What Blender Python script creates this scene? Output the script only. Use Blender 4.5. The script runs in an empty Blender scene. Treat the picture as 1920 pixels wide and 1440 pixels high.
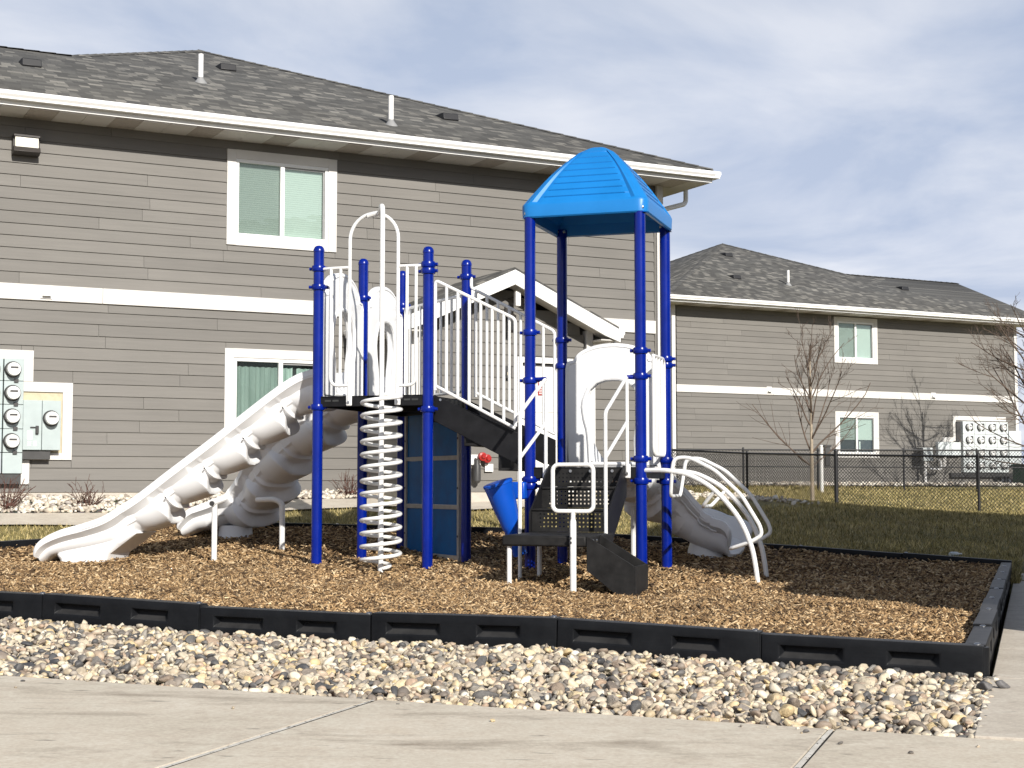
import bpy, bmesh, math, random
import numpy as np
from mathutils import Vector, Matrix

random.seed(7)
rng = np.random.default_rng(7)
sc = bpy.context.scene
col = sc.collection

# ------------------------------------------------------------------ camera, sky, sun, exposure
CAMZ = 1.05
FPX = 2850.0
PITCH = math.atan(187 / FPX)
cam = bpy.data.cameras.new('camera')
cam.sensor_width = 36.0
cam.lens = FPX / 1920 * 36.0
cam.clip_end = 3000
camo = bpy.data.objects.new('camera', cam)
camo.location = (0, 0, CAMZ)
camo.rotation_euler = (math.radians(90) + PITCH, 0, 0)
col.objects.link(camo)
sc.camera = camo

SUN_EL = math.radians(28.8)
SUN_AZ = math.atan2(0.42, -0.9075)           # direction towards the sun, seen from above (from +Y towards +X)
sun_vec = Vector((math.sin(SUN_AZ) * math.cos(SUN_EL), math.cos(SUN_AZ) * math.cos(SUN_EL), math.sin(SUN_EL)))
sl = bpy.data.lights.new('sun', 'SUN')
sl.energy = 5.0
sl.angle = math.radians(0.53)
sl.color = (1.0, 0.955, 0.88)
so = bpy.data.objects.new('sun', sl)
so.rotation_euler = sun_vec.to_track_quat('Z', 'Y').to_euler()
so.location = (0, 0, 30)
col.objects.link(so)

world = bpy.data.worlds.new('World')
sc.world = world
world.use_nodes = True
wt = world.node_tree
wt.nodes.clear()


def wn(t, **k):
    n = wt.nodes.new(t)
    for a, b in k.items():
        setattr(n, a, b)
    return n


def wl(a, b):
    wt.links.new(a, b)


sky = wn('ShaderNodeTexSky', sky_type='NISHITA', sun_disc=False)
sky.sun_elevation = SUN_EL
sky.sun_rotation = SUN_AZ
sky.air_density = 1.0
sky.dust_density = 1.2
sky.ozone_density = 1.0
bg1 = wn('ShaderNodeBackground')
bg1.inputs['Strength'].default_value = 0.065
wl(sky.outputs[0], bg1.inputs['Color'])
tc = wn('ShaderNodeTexCoord')
sep = wn('ShaderNodeSeparateXYZ')
wl(tc.outputs['Generated'], sep.inputs[0])
# a flat cloud deck: direction divided by its height
addz = wn('ShaderNodeMath', operation='ADD')
addz.inputs[1].default_value = 0.10
wl(sep.outputs['Z'], addz.inputs[0])
mx = wn('ShaderNodeMath', operation='MAXIMUM')
mx.inputs[1].default_value = 0.02
wl(addz.outputs[0], mx.inputs[0])
dx = wn('ShaderNodeMath', operation='DIVIDE')
dy = wn('ShaderNodeMath', operation='DIVIDE')
wl(sep.outputs['X'], dx.inputs[0]); wl(mx.outputs[0], dx.inputs[1])
wl(sep.outputs['Y'], dy.inputs[0]); wl(mx.outputs[0], dy.inputs[1])
cmb = wn('ShaderNodeCombineXYZ')
wl(dx.outputs[0], cmb.inputs[0]); wl(dy.outputs[0], cmb.inputs[1])
mp = wn('ShaderNodeMapping')
mp.inputs['Rotation'].default_value = (0, 0, math.radians(-20))
mp.inputs['Location'].default_value = (1.3, 0.55, 0)
mp.inputs['Scale'].default_value = (1.0, 0.62, 1)
wl(cmb.outputs[0], mp.inputs[0])
n1 = wn('ShaderNodeTexNoise')
n1.inputs['Scale'].default_value = 0.95
n1.inputs['Detail'].default_value = 9
n1.inputs['Roughness'].default_value = 0.56
n1.inputs['Distortion'].default_value = 0.35
wl(mp.outputs[0], n1.inputs['Vector'])
r1 = wn('ShaderNodeValToRGB')
r1.color_ramp.elements[0].position = 0.40
r1.color_ramp.elements[0].color = (0.90, 0.90, 0.90, 1)
r1.color_ramp.elements[1].position = 0.64
r1.color_ramp.elements[1].color = (0.96, 0.96, 0.96, 1)
wl(n1.outputs[0], r1.inputs[0])
# light and dark sides of the clouds
n2 = wn('ShaderNodeTexNoise')
n2.inputs['Scale'].default_value = 1.25
n2.inputs['Detail'].default_value = 7
n2.inputs['Roughness'].default_value = 0.55
n2.inputs['Distortion'].default_value = 0.5
mp2 = wn('ShaderNodeMapping')
mp2.inputs['Location'].default_value = (11.62, 4.4, 0)
mp2.inputs['Scale'].default_value = (1.0, 0.8, 1)
wl(cmb.outputs[0], mp2.inputs[0])
wl(mp2.outputs[0], n2.inputs['Vector'])
r2 = wn('ShaderNodeValToRGB')
r2.color_ramp.elements[0].position = 0.385
r2.color_ramp.elements[0].color = (0.50, 0.575, 0.74, 1)
r2.color_ramp.elements[1].position = 0.60
r2.color_ramp.elements[1].color = (0.79, 0.82, 0.905, 1)
wl(n2.outputs[0], r2.inputs[0])
bg2 = wn('ShaderNodeBackground')
bg2.inputs['Strength'].default_value = 0.90
wl(r2.outputs[0], bg2.inputs['Color'])
mxs = wn('ShaderNodeMixShader')
# the veil is seen edge-on near the horizon and thins out overhead
thin = wn('ShaderNodeMapRange')
thin.interpolation_type = 'SMOOTHSTEP'
thin.inputs['From Min'].default_value = 0.16
thin.inputs['From Max'].default_value = 0.70
thin.inputs['To Min'].default_value = 1.0
thin.inputs['To Max'].default_value = 0.15
wl(sep.outputs['Z'], thin.inputs['Value'])
cov = wn('ShaderNodeMath', operation='MULTIPLY')
wl(r1.outputs[0], cov.inputs[0])
wl(thin.outputs[0], cov.inputs[1])
wl(cov.outputs[0], mxs.inputs[0])
wl(bg1.outputs[0], mxs.inputs[1])
wl(bg2.outputs[0], mxs.inputs[2])
wo = wn('ShaderNodeOutputWorld')
wl(mxs.outputs[0], wo.inputs['Surface'])

vs = sc.view_settings
vs.view_transform = 'Standard'
vs.look = 'None'
vs.gamma = 1.0
vs.exposure = 0.24
vs.use_curve_mapping = False

# ------------------------------------------------------------------ materials
MATS = {}


class NT:
    def __init__(s, name):
        s.m = bpy.data.materials.new(name)
        s.m.use_nodes = True
        s.t = s.m.node_tree
        s.b = s.t.nodes['Principled BSDF']
        s.out = s.t.nodes['Material Output']

    def n(s, t, ins=None, **k):
        nd = s.t.nodes.new(t)
        for a, b in k.items():
            setattr(nd, a, b)
        for a, b in (ins or {}).items():
            if isinstance(b, bpy.types.NodeSocket):
                s.t.links.new(b, nd.inputs[a])
            else:
                nd.inputs[a].default_value = b
        return nd

    def l(s, a, b):
        s.t.links.new(a, b)

    def ramp(s, fac, stops):
        r = s.n('ShaderNodeValToRGB')
        e = r.color_ramp.elements
        while len(e) < len(stops):
            e.new(0.5)
        for i, (p, c) in enumerate(stops):
            e[i].position = p
            e[i].color = (*c, 1) if len(c) == 3 else c
        s.l(fac, r.inputs[0])
        return r.outputs[0]

    def mix(s, fac, a, b, mode='MIX'):
        m = s.n('ShaderNodeMix', data_type='RGBA', blend_type=mode)
        for idx, v in ((0, fac), (6, a), (7, b)):
            if isinstance(v, bpy.types.NodeSocket):
                s.l(v, m.inputs[idx])
            else:
                m.inputs[idx].default_value = v if idx == 0 else ((*v, 1) if len(v) == 3 else v)
        return m.outputs[2]

    def bump(s, h, strength=0.3, dist=0.01):
        b = s.n('ShaderNodeBump', {'Height': h, 'Strength': strength, 'Distance': dist})
        s.l(b.outputs[0], s.b.inputs['Normal'])

    def coord(s, kind='Object', scale=(1, 1, 1), rot=(0, 0, 0)):
        t = s.n('ShaderNodeTexCoord')
        m = s.n('ShaderNodeMapping')
        m.inputs['Scale'].default_value = scale
        m.inputs['Rotation'].default_value = rot
        s.l(t.outputs[kind], m.inputs[0])
        return m.outputs[0]

    def wcoord(s, scale=(1, 1, 1)):
        g = s.n('ShaderNodeNewGeometry')
        m = s.n('ShaderNodeMapping')
        m.inputs['Scale'].default_value = scale
        s.l(g.outputs['Position'], m.inputs[0])
        return m.outputs[0]

    def noise(s, vec, scale, detail=4, rough=0.55, dist=0.0):
        return s.n('ShaderNodeTexNoise', {'Vector': vec, 'Scale': scale, 'Detail': detail, 'Roughness': rough, 'Distortion': dist}).outputs[0]


def simple(name, c, rough=0.5, metallic=0.0, var=0.12, vscale=6.0, bump=0.0, bscale=40, spec=None, coat=0.0):
    t = NT(name)
    v = t.wcoord()
    nz = t.noise(v, vscale, 5, 0.6)
    lo = tuple(x * (1 - var) for x in c)
    hi = tuple(min(1, x * (1 + var)) for x in c)
    t.l(t.ramp(nz, [(0.3, lo), (0.7, hi)]), t.b.inputs['Base Color'])
    rr = t.n('ShaderNodeMapRange', {'Value': nz, 'To Min': max(0.03, rough - 0.07), 'To Max': min(1, rough + 0.09)})
    t.l(rr.outputs[0], t.b.inputs['Roughness'])
    t.b.inputs['Metallic'].default_value = metallic
    if spec is not None:
        t.b.inputs['Specular IOR Level'].default_value = spec
    if coat:
        t.b.inputs['Coat Weight'].default_value = coat
        t.b.inputs['Coat Roughness'].default_value = 0.12
    if bump:
        t.bump(t.noise(v, bscale, 4), bump, 0.004)
    MATS[name] = t.m
    return t.m


simple('white_metal', (0.80, 0.80, 0.785), 0.32, var=0.035, vscale=3, coat=0.2)
simple('white_plastic', (0.80, 0.803, 0.808), 0.42, var=0.045, vscale=2.2, bump=0.05, bscale=90)
simple('blue_metal', (0.0004, 0.013, 0.215), 0.24, var=0.16, vscale=4, spec=0.35)
simple('blue_canopy', (0.006, 0.180, 0.52), 0.40, var=0.06, vscale=3, bump=0.10, bscale=260)
simple('blue_panel', (0.001, 0.105, 0.32), 0.45, var=0.18, vscale=5, spec=0.2)
simple('blue_horn', (0.004, 0.075, 0.46), 0.30, var=0.10, vscale=5)
simple('black_coat', (0.010, 0.010, 0.0115), 0.52, var=0.35, vscale=7, bump=0.15, bscale=120, spec=0.22)
simple('black_step', (0.016, 0.0155, 0.0155), 0.60, var=0.40, vscale=9, bump=0.2, bscale=90, spec=0.2)
simple('black_wire', (0.012, 0.012, 0.014), 0.5, var=0.1)
simple('bolt_steel', (0.55, 0.55, 0.55), 0.3, metallic=1.0, var=0.1)
simple('panel_frame', (0.36, 0.35, 0.33), 0.5, var=0.15, vscale=9)
simple('trim', (0.64, 0.62, 0.59), 0.6, var=0.05, vscale=2.5, bump=0.12, bscale=60)
simple('vinyl', (0.80, 0.80, 0.79), 0.4, var=0.02)
simple('gutter', (0.80, 0.795, 0.78), 0.35, var=0.04, vscale=2)
simple('soffit', (0.60, 0.575, 0.54), 0.55, var=0.05, vscale=2)
simple('soffit_vent', (0.40, 0.36, 0.32), 0.6, var=0.15, vscale=20)
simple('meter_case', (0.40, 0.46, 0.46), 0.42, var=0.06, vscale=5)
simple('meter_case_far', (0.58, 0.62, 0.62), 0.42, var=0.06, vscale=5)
simple('sheathing', (0.52, 0.45, 0.31), 0.7, var=0.12, vscale=14)
simple('dark_metal', (0.045, 0.044, 0.044), 0.5, var=0.2)
simple('grey_metal', (0.25, 0.25, 0.25), 0.5, var=0.1)
simple('bronze', (0.030, 0.025, 0.022), 0.45, var=0.2)
simple('lens', (0.72, 0.70, 0.62), 0.2, var=0.12, vscale=16)
simple('meter_face', (0.74, 0.74, 0.72), 0.2, var=0.04)
simple('red_paint', (0.36, 0.018, 0.016), 0.4, var=0.15, vscale=20)
simple('white_paint', (0.78, 0.77, 0.75), 0.4, var=0.03)
simple('bark_pale', (0.34, 0.28, 0.21), 0.85, var=0.25, vscale=9, bump=0.5, bscale=40)
simple('bark_twig', (0.115, 0.082, 0.062), 0.85, var=0.3, vscale=8)
simple('bark_red', (0.085, 0.035, 0.024), 0.8, var=0.35, vscale=18)
simple('green_box', (0.018, 0.06, 0.038), 0.45, var=0.1)
simple('interior', (0.035, 0.037, 0.037), 0.8, var=0.2)
simple('plinth', (0.48, 0.44, 0.38), 0.85, var=0.10, vscale=9, bump=0.3, bscale=50)
simple('litter', (0.62, 0.66, 0.66), 0.25, var=0.2, vscale=30)
simple('stone_grey', (0.13, 0.125, 0.125), 0.7, var=0.4, vscale=30, bump=0.4, bscale=60)

# border timbers: black recycled plastic, dusty on top
t = NT('black_plastic')
v = t.wcoord()
nz = t.noise(v, 7, 6, 0.65)
g = t.n('ShaderNodeNewGeometry')
sx = t.n('ShaderNodeSeparateXYZ', {0: g.outputs['Normal']})
up = t.n('ShaderNodeMapRange', {'Value': sx.outputs['Z'], 'From Min': 0.5, 'From Max': 0.95})
dust = t.n('ShaderNodeMath', {0: up.outputs[0], 1: nz}, operation='MULTIPLY')
c1 = t.ramp(nz, [(0.3, (0.005, 0.0055, 0.007)), (0.75, (0.011, 0.012, 0.014))])
t.l(t.mix(dust.outputs[0], c1, (0.075, 0.073, 0.072)), t.b.inputs['Base Color'])
t.b.inputs['Roughness'].default_value = 0.46
t.b.inputs['Specular IOR Level'].default_value = 0.16
streak = t.noise(t.wcoord((3, 3, 30)), 3, 4)
t.bump(t.mix(0.5, nz, streak), 0.25, 0.006)
MATS['black_plastic'] = t.m

# siding boards
t = NT('siding')
oi = t.n('ShaderNodeObjectInfo')
v = t.coord('Object', (0.35, 1, 9.0))
off = t.n('ShaderNodeVectorMath', {0: v, 1: oi.outputs['Random']}, operation='ADD')
gr = t.noise(off.outputs[0], 3.2, 6, 0.6, 0.4)
c = t.ramp(gr, [(0.25, (0.151, 0.142, 0.129)), (0.75, (0.179, 0.168, 0.153))])
hv = t.n('ShaderNodeMapRange', {'Value': oi.outputs['Random'], 'To Min': 0.90, 'To Max': 1.08})
cc = t.n('ShaderNodeVectorMath', {0: c, 1: hv.outputs[0]}, operation='MULTIPLY')
blot = t.noise(t.wcoord(), 0.8, 4)
bl = t.n('ShaderNodeMapRange', {'Value': blot, 'From Min': 0.3, 'From Max': 0.7, 'To Min': 0.95, 'To Max': 1.05})
cd = t.n('ShaderNodeVectorMath', {0: cc.outputs[0], 1: bl.outputs[0]}, operation='MULTIPLY')
t.l(cd.outputs[0], t.b.inputs['Base Color'])
t.b.inputs['Roughness'].default_value = 0.68
t.bump(gr, 0.25, 0.004)
MATS['siding'] = t.m

# shingles: tabs laid in courses, coordinates along the eave and up the slope
t = NT('shingle')
tcn = t.n('ShaderNodeTexCoord')
sp = t.n('ShaderNodeSeparateXYZ', {0: tcn.outputs['Object']})
nrm = t.n('ShaderNodeSeparateXYZ', {0: tcn.outputs['Normal']})
nax = t.n('ShaderNodeMath', {0: nrm.outputs['X']}, operation='ABSOLUTE')
nay = t.n('ShaderNodeMath', {0: nrm.outputs['Y']}, operation='ABSOLUTE')
side = t.n('ShaderNodeMath', {0: nax.outputs[0], 1: nay.outputs[0]}, operation='GREATER_THAN')
xy = t.n('ShaderNodeMix', {0: side.outputs[0], 2: sp.outputs['X'], 3: sp.outputs['Y']}, data_type='FLOAT')
zz = t.n('ShaderNodeMath', {0: sp.outputs['Z'], 1: 2.59}, operation='MULTIPLY')
cv = t.n('ShaderNodeCombineXYZ', {0: xy.outputs[0], 1: zz.outputs[0]})
wob = t.noise(cv.outputs[0], 5, 2)
wbs = t.n('ShaderNodeMath', {0: wob, 1: 0.05}, operation='MULTIPLY')
wv = t.n('ShaderNodeVectorMath', {0: cv.outputs[0], 1: t.n('ShaderNodeCombineXYZ', {0: wbs.outputs[0]}).outputs[0]}, operation='ADD')
br = t.n('ShaderNodeTexBrick', {'Vector': wv.outputs[0], 'Color1': (0, 0, 0, 1), 'Color2': (1, 1, 1, 1), 'Mortar': (0.1, 0.1, 0.1, 1), 'Scale': 1.0,
                               'Mortar Size': 0.004, 'Mortar Smooth': 0.2, 'Bias': 0.0, 'Brick Width': 0.23, 'Row Height': 0.165})
br.offset = 0.37
br.offset_frequency = 2
br.squash = 0.72
br.squash_frequency = 3
fine = t.noise(t.coord('Object'), 55, 4, 0.7)
sh = t.ramp(br.outputs['Color'], [(0.0, (0.050, 0.050, 0.049)), (0.45, (0.078, 0.077, 0.074)), (0.72, (0.100, 0.098, 0.092)), (0.86, (0.145, 0.140, 0.129)), (1.0, (0.19, 0.182, 0.165))])
shf = t.mix(0.5, sh, t.ramp(fine, [(0.3, (0.45, 0.45, 0.45)), (0.7, (0.75, 0.75, 0.75))]), 'OVERLAY')
big = t.noise(t.coord('Object'), 0.9, 4)
shg = t.mix(t.n('ShaderNodeMapRange', {'Value': big, 'From Min': 0.35, 'From Max': 0.7, 'To Max': 0.35}).outputs[0], shf, (0.06, 0.056, 0.05))
t.l(shg, t.b.inputs['Base Color'])
t.b.inputs['Roughness'].default_value = 0.95
hh = t.mix(0.4, br.outputs['Color'], fine)
t.bump(hh, 0.6, 0.012)
MATS['shingle'] = t.m

# window glass: tinted see-through with a mirror share by angle
t = NT('glass')
tr = t.n('ShaderNodeBsdfTransparent', {'Color': (0.84, 0.93, 0.90, 1)})
gl = t.n('ShaderNodeBsdfGlossy', {'Color': (0.9, 1.0, 0.97, 1), 'Roughness': 0.02})
fr = t.n('ShaderNodeLayerWeight', {'Blend': 0.22})
wob = t.noise(t.wcoord(), 2.2, 2)
bm_ = t.n('ShaderNodeBump', {'Height': wob, 'Strength': 0.05, 'Distance': 0.05})
t.l(bm_.outputs[0], gl.inputs['Normal'])
fc = t.n('ShaderNodeMath', {0: fr.outputs['Facing'], 1: 0.55}, operation='MULTIPLY')
fa = t.n('ShaderNodeMath', {0: fc.outputs[0], 1: 0.10}, operation='ADD')
ms = t.n('ShaderNodeMixShader', {0: fa.outputs[0], 1: tr.outputs[0], 2: gl.outputs[0]})
t.l(ms.outputs[0], t.out.inputs['Surface'])
MATS['glass'] = t.m

t = NT('screen')
tr = t.n('ShaderNodeBsdfTransparent', {'Color': (0.90, 0.90, 0.90, 1)})
df = t.n('ShaderNodeBsdfDiffuse', {'Color': (0.06, 0.065, 0.065, 1)})
ms = t.n('ShaderNodeMixShader', {0: 0.18, 1: tr.outputs[0], 2: df.outputs[0]})
t.l(ms.outputs[0], t.out.inputs['Surface'])
MATS['screen'] = t.m

# blinds: slats a couple of centimetres high
t = NT('blind')
o = t.coord('Object')
spz = t.n('ShaderNodeSeparateXYZ', {0: o})
md = t.n('ShaderNodeMath', {0: spz.outputs['Z'], 1: 0.034}, operation='MODULO')
ml = t.n('ShaderNodeMath', {0: md.outputs[0], 1: 1 / 0.034}, operation='MULTIPLY')
cb = t.ramp(ml.outputs[0], [(0.0, (0.36, 0.40, 0.37)), (0.25, (0.60, 0.64, 0.60)), (1.0, (0.66, 0.70, 0.66))])
t.l(cb, t.b.inputs['Base Color'])
t.bump(ml.outputs[0], 0.6, 0.02)
t.b.inputs['Roughness'].default_value = 0.5
MATS['blind'] = t.m

t = NT('curtain')
o = t.coord('Object', (1, 1, 0.06))
cn = t.noise(o, 9, 3)
t.l(t.ramp(cn, [(0.3, (0.30, 0.37, 0.34)), (0.7, (0.58, 0.66, 0.62))]), t.b.inputs['Base Color'])
t.b.inputs['Roughness'].default_value = 0.8
MATS['curtain'] = t.m

# concrete
def concrete(name, lo, hi, stain=0.3, sc_=1.0):
    t = NT(name)
    v = t.wcoord()
    a = t.noise(v, 1.1 * sc_, 8, 0.62, 0.2)
    b = t.noise(v, 45, 5, 0.7)
    base = t.ramp(a, [(0.25, lo), (0.75, hi)])
    sp = t.noise(t.wcoord((1.0, 3.4, 1)), 0.75, 7, 0.68, 0.6)
    st = t.n('ShaderNodeMapRange', {'Value': sp, 'From Min': 0.53, 'From Max': 0.72, 'To Max': stain})
    c = t.mix(st.outputs[0], base, (0.20, 0.155, 0.11))
    c = t.mix(0.6, c, t.ramp(b, [(0.3, (0.36, 0.36, 0.36)), (0.7, (0.64, 0.64, 0.64))]), 'OVERLAY')
    md_ = t.noise(v, 7, 6, 0.7)
    c = t.mix(0.5, c, t.ramp(md_, [(0.3, (0.40, 0.395, 0.39)), (0.7, (0.60, 0.605, 0.61))]), 'OVERLAY')
    # short dark scuffs and specks
    sk = t.noise(t.wcoord((2.2, 9.0, 1)), 2.3, 3, 0.5, 0.3)
    sm = t.n('ShaderNodeMapRange', {'Value': sk, 'From Min': 0.665, 'From Max': 0.73, 'To Max': 0.62})
    c = t.mix(sm.outputs[0], c, (0.11, 0.095, 0.08))
    spk = t.n('ShaderNodeTexVoronoi', {'Vector': v, 'Scale': 26.0}, feature='F1')
    spr = t.n('ShaderNodeMapRange', {'Value': spk.outputs['Distance'], 'From Min': 0.035, 'From Max': 0.075, 'To Min': 0.55, 'To Max': 0.0})
    c = t.mix(spr.outputs[0], c, (0.16, 0.14, 0.12))
    t.l(c, t.b.inputs['Base Color'])
    t.b.inputs['Roughness'].default_value = 0.85
    br_ = t.noise(t.wcoord((60, 4, 1)), 3, 3)
    t.bump(t.mix(0.5, b, br_), 0.22, 0.004)
    MATS[name] = t.m


concrete('concrete', (0.525, 0.465, 0.372), (0.65, 0.582, 0.478), 0.72)
concrete('concrete_walk', (0.48, 0.425, 0.35), (0.60, 0.54, 0.455), 0.15, 1.6)
t = NT('sealant')
a = t.noise(t.wcoord(), 9, 5, 0.6)
b = t.noise(t.wcoord(), 23, 4, 0.7, 0.6)
cr = t.n('ShaderNodeMapRange', {'Value': b, 'From Min': 0.57, 'From Max': 0.61})
t.l(t.mix(cr.outputs[0], t.ramp(a, [(0.3, (0.52, 0.49, 0.43)), (0.7, (0.70, 0.67, 0.61))]), (0.03, 0.028, 0.025)), t.b.inputs['Base Color'])
t.b.inputs['Roughness'].default_value = 0.8
MATS['sealant'] = t.m

simple('joint_dirt', (0.085, 0.075, 0.062), 0.95, var=0.4, vscale=20)

# mulch bed and chips
t = NT('mulch')
v = t.wcoord()
a = t.noise(t.wcoord((1, 1, 1)), 30, 6, 0.7, 0.8)
b = t.noise(v, 1.0, 3)
c = t.ramp(a, [(0.25, (0.035, 0.018, 0.008)), (0.5, (0.15, 0.085, 0.036)), (0.75, (0.36, 0.215, 0.10))])
t.l(c, t.b.inputs['Base Color'])
t.b.inputs['Roughness'].default_value = 0.95
t.bump(a, 1.0, 0.03)
MATS['mulch'] = t.m

def island(name, stops, rough=0.85, extra=0.25, nscale=40, bump=0.3, patch=0.0):
    t = NT(name)
    g = t.n('ShaderNodeNewGeometry')
    c = t.ramp(g.outputs['Random Per Island'], stops)
    nz = t.noise(t.wcoord(), nscale, 4, 0.6)
    k = t.n('ShaderNodeMapRange', {'Value': nz, 'From Min': 0.3, 'From Max': 0.7, 'To Min': 1 - extra, 'To Max': 1 + extra})
    cc = t.n('ShaderNodeVectorMath', {0: c, 1: k.outputs[0]}, operation='MULTIPLY')
    if patch:
        pn = t.noise(t.wcoord(), 0.9, 5, 0.6)
        pk = t.n('ShaderNodeMapRange', {'Value': pn, 'From Min': 0.3, 'From Max': 0.7, 'To Min': 1 - patch, 'To Max': 1 + patch})
        cc = t.n('ShaderNodeVectorMath', {0: cc.outputs[0], 1: pk.outputs[0]}, operation='MULTIPLY')
    t.l(cc.outputs[0], t.b.inputs['Base Color'])
    t.b.inputs['Roughness'].default_value = rough
    if bump:
        t.bump(nz, bump, 0.006)
    MATS[name] = t.m


CHIP = [(0.0, (0.060, 0.034, 0.016)), (0.2, (0.155, 0.090, 0.041)), (0.5, (0.305, 0.190, 0.088)), (0.8, (0.47, 0.315, 0.160)), (1.0, (0.70, 0.53, 0.32))]
island('chip', CHIP, 0.9, 0.25, 60, patch=0.22)
STONE = [(0.0, (0.060, 0.060, 0.064)), (0.09, (0.12, 0.115, 0.11)), (0.18, (0.26, 0.20, 0.15)), (0.26, (0.20, 0.19, 0.175)), (0.36, (0.48, 0.40, 0.29)), (0.48, (0.62, 0.54, 0.40)), (0.56, (0.28, 0.25, 0.225)),
         (0.66, (0.60, 0.46, 0.25)), (0.76, (0.66, 0.59, 0.46)), (0.85, (0.38, 0.27, 0.19)), (0.93, (0.57, 0.50, 0.39)), (1.0, (0.74, 0.69, 0.58))]
island('stone_mix', STONE, 0.6, 0.22, 26)
PALE = [(0.0, (0.25, 0.21, 0.17)), (0.3, (0.52, 0.45, 0.36)), (0.6, (0.66, 0.60, 0.50)), (0.85, (0.74, 0.70, 0.62)), (1.0, (0.34, 0.30, 0.27))]
island('stone_pale', PALE, 0.65, 0.2, 22)
GRASS = [(0.0, (0.11, 0.095, 0.030)), (0.35, (0.24, 0.205, 0.072)), (0.7, (0.44, 0.35, 0.145)), (1.0, (0.62, 0.50, 0.25))]
island('grass_blade', GRASS, 0.8, 0.2, 3, 0, patch=0.35)

t = NT('stone_object')
oi = t.n('ShaderNodeObjectInfo')
c = t.ramp(oi.outputs['Random'], STONE)
nz = t.noise(t.coord('Object'), 1.6, 6, 0.65, 0.5)
k = t.n('ShaderNodeMapRange', {'Value': nz, 'From Min': 0.3, 'From Max': 0.7, 'To Min': 0.75, 'To Max': 1.22})
cc = t.n('ShaderNodeVectorMath', {0: c, 1: k.outputs[0]}, operation='MULTIPLY')
t.l(cc.outputs[0], t.b.inputs['Base Color'])
t.b.inputs['Roughness'].default_value = 0.6
t.bump(nz, 0.4, 0.05)
MATS['stone_object'] = t.m

t = NT('gravel_base')
v = t.wcoord()
a = t.n('ShaderNodeTexVoronoi', {'Vector': v, 'Scale': 22.0})
c = t.mix(0.6, (0.16, 0.14, 0.12), a.outputs['Color'], 'MULTIPLY')
t.l(c, t.b.inputs['Base Color'])
t.b.inputs['Roughness'].default_value = 0.95
t.bump(a.outputs['Distance'], 1.0, 0.03)
MATS['gravel_base'] = t.m

t = NT('lawn')
v = t.wcoord()
a = t.noise(v, 0.55, 6, 0.65)
b = t.noise(t.wcoord((1, 1, 1)), 26, 5, 0.75)
c = t.ramp(a, [(0.3, (0.14, 0.128, 0.045)), (0.5, (0.24, 0.205, 0.080)), (0.7, (0.33, 0.265, 0.12))])
c = t.mix(0.75, c, t.ramp(b, [(0.25, (0.2, 0.2, 0.2)), (0.75, (0.72, 0.72, 0.72))]), 'OVERLAY')
t.l(c, t.b.inputs['Base Color'])
t.b.inputs['Roughness'].default_value = 0.95
t.bump(b, 0.9, 0.04)
MATS['lawn'] = t.m


# ------------------------------------------------------------------ mesh helpers
def link(o, parent=None):
    col.objects.link(o)
    if parent is not None:
        o.parent = parent
    return o


def tag(o, label=None, cat=None, group=None, kind=None):
    if label: o['label'] = label
    if cat: o['category'] = cat
    if group: o['group'] = group
    if kind: o['kind'] = kind
    return o


def empty(name, loc=(0, 0, 0), rz=0.0):
    o = bpy.data.objects.new(name, None)
    o.empty_display_size = 0.2
    o.location = loc
    o.rotation_euler = (0, 0, rz)
    return link(o)


def np_mesh(name, V, F, mat=None, parent=None, smooth=False):
    V = np.asarray(V, dtype=np.float32).reshape(-1, 3)
    F = np.asarray(F, dtype=np.int32)
    k = F.shape[1]
    me = bpy.data.meshes.new(name)
    me.vertices.add(len(V))
    me.vertices.foreach_set('co', V.ravel())
    me.loops.add(F.size)
    me.loops.foreach_set('vertex_index', F.ravel())
    me.polygons.add(len(F))
    me.polygons.foreach_set('loop_start', np.arange(0, F.size, k, dtype=np.int32))
    me.polygons.foreach_set('loop_total', np.full(len(F), k, dtype=np.int32))
    me.update(calc_edges=True)
    if smooth:
        me.polygons.foreach_set('use_smooth', np.ones(len(F), dtype=bool))
    if mat:
        me.materials.append(MATS[mat])
    o = bpy.data.objects.new(name, me)
    return link(o, parent)


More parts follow.
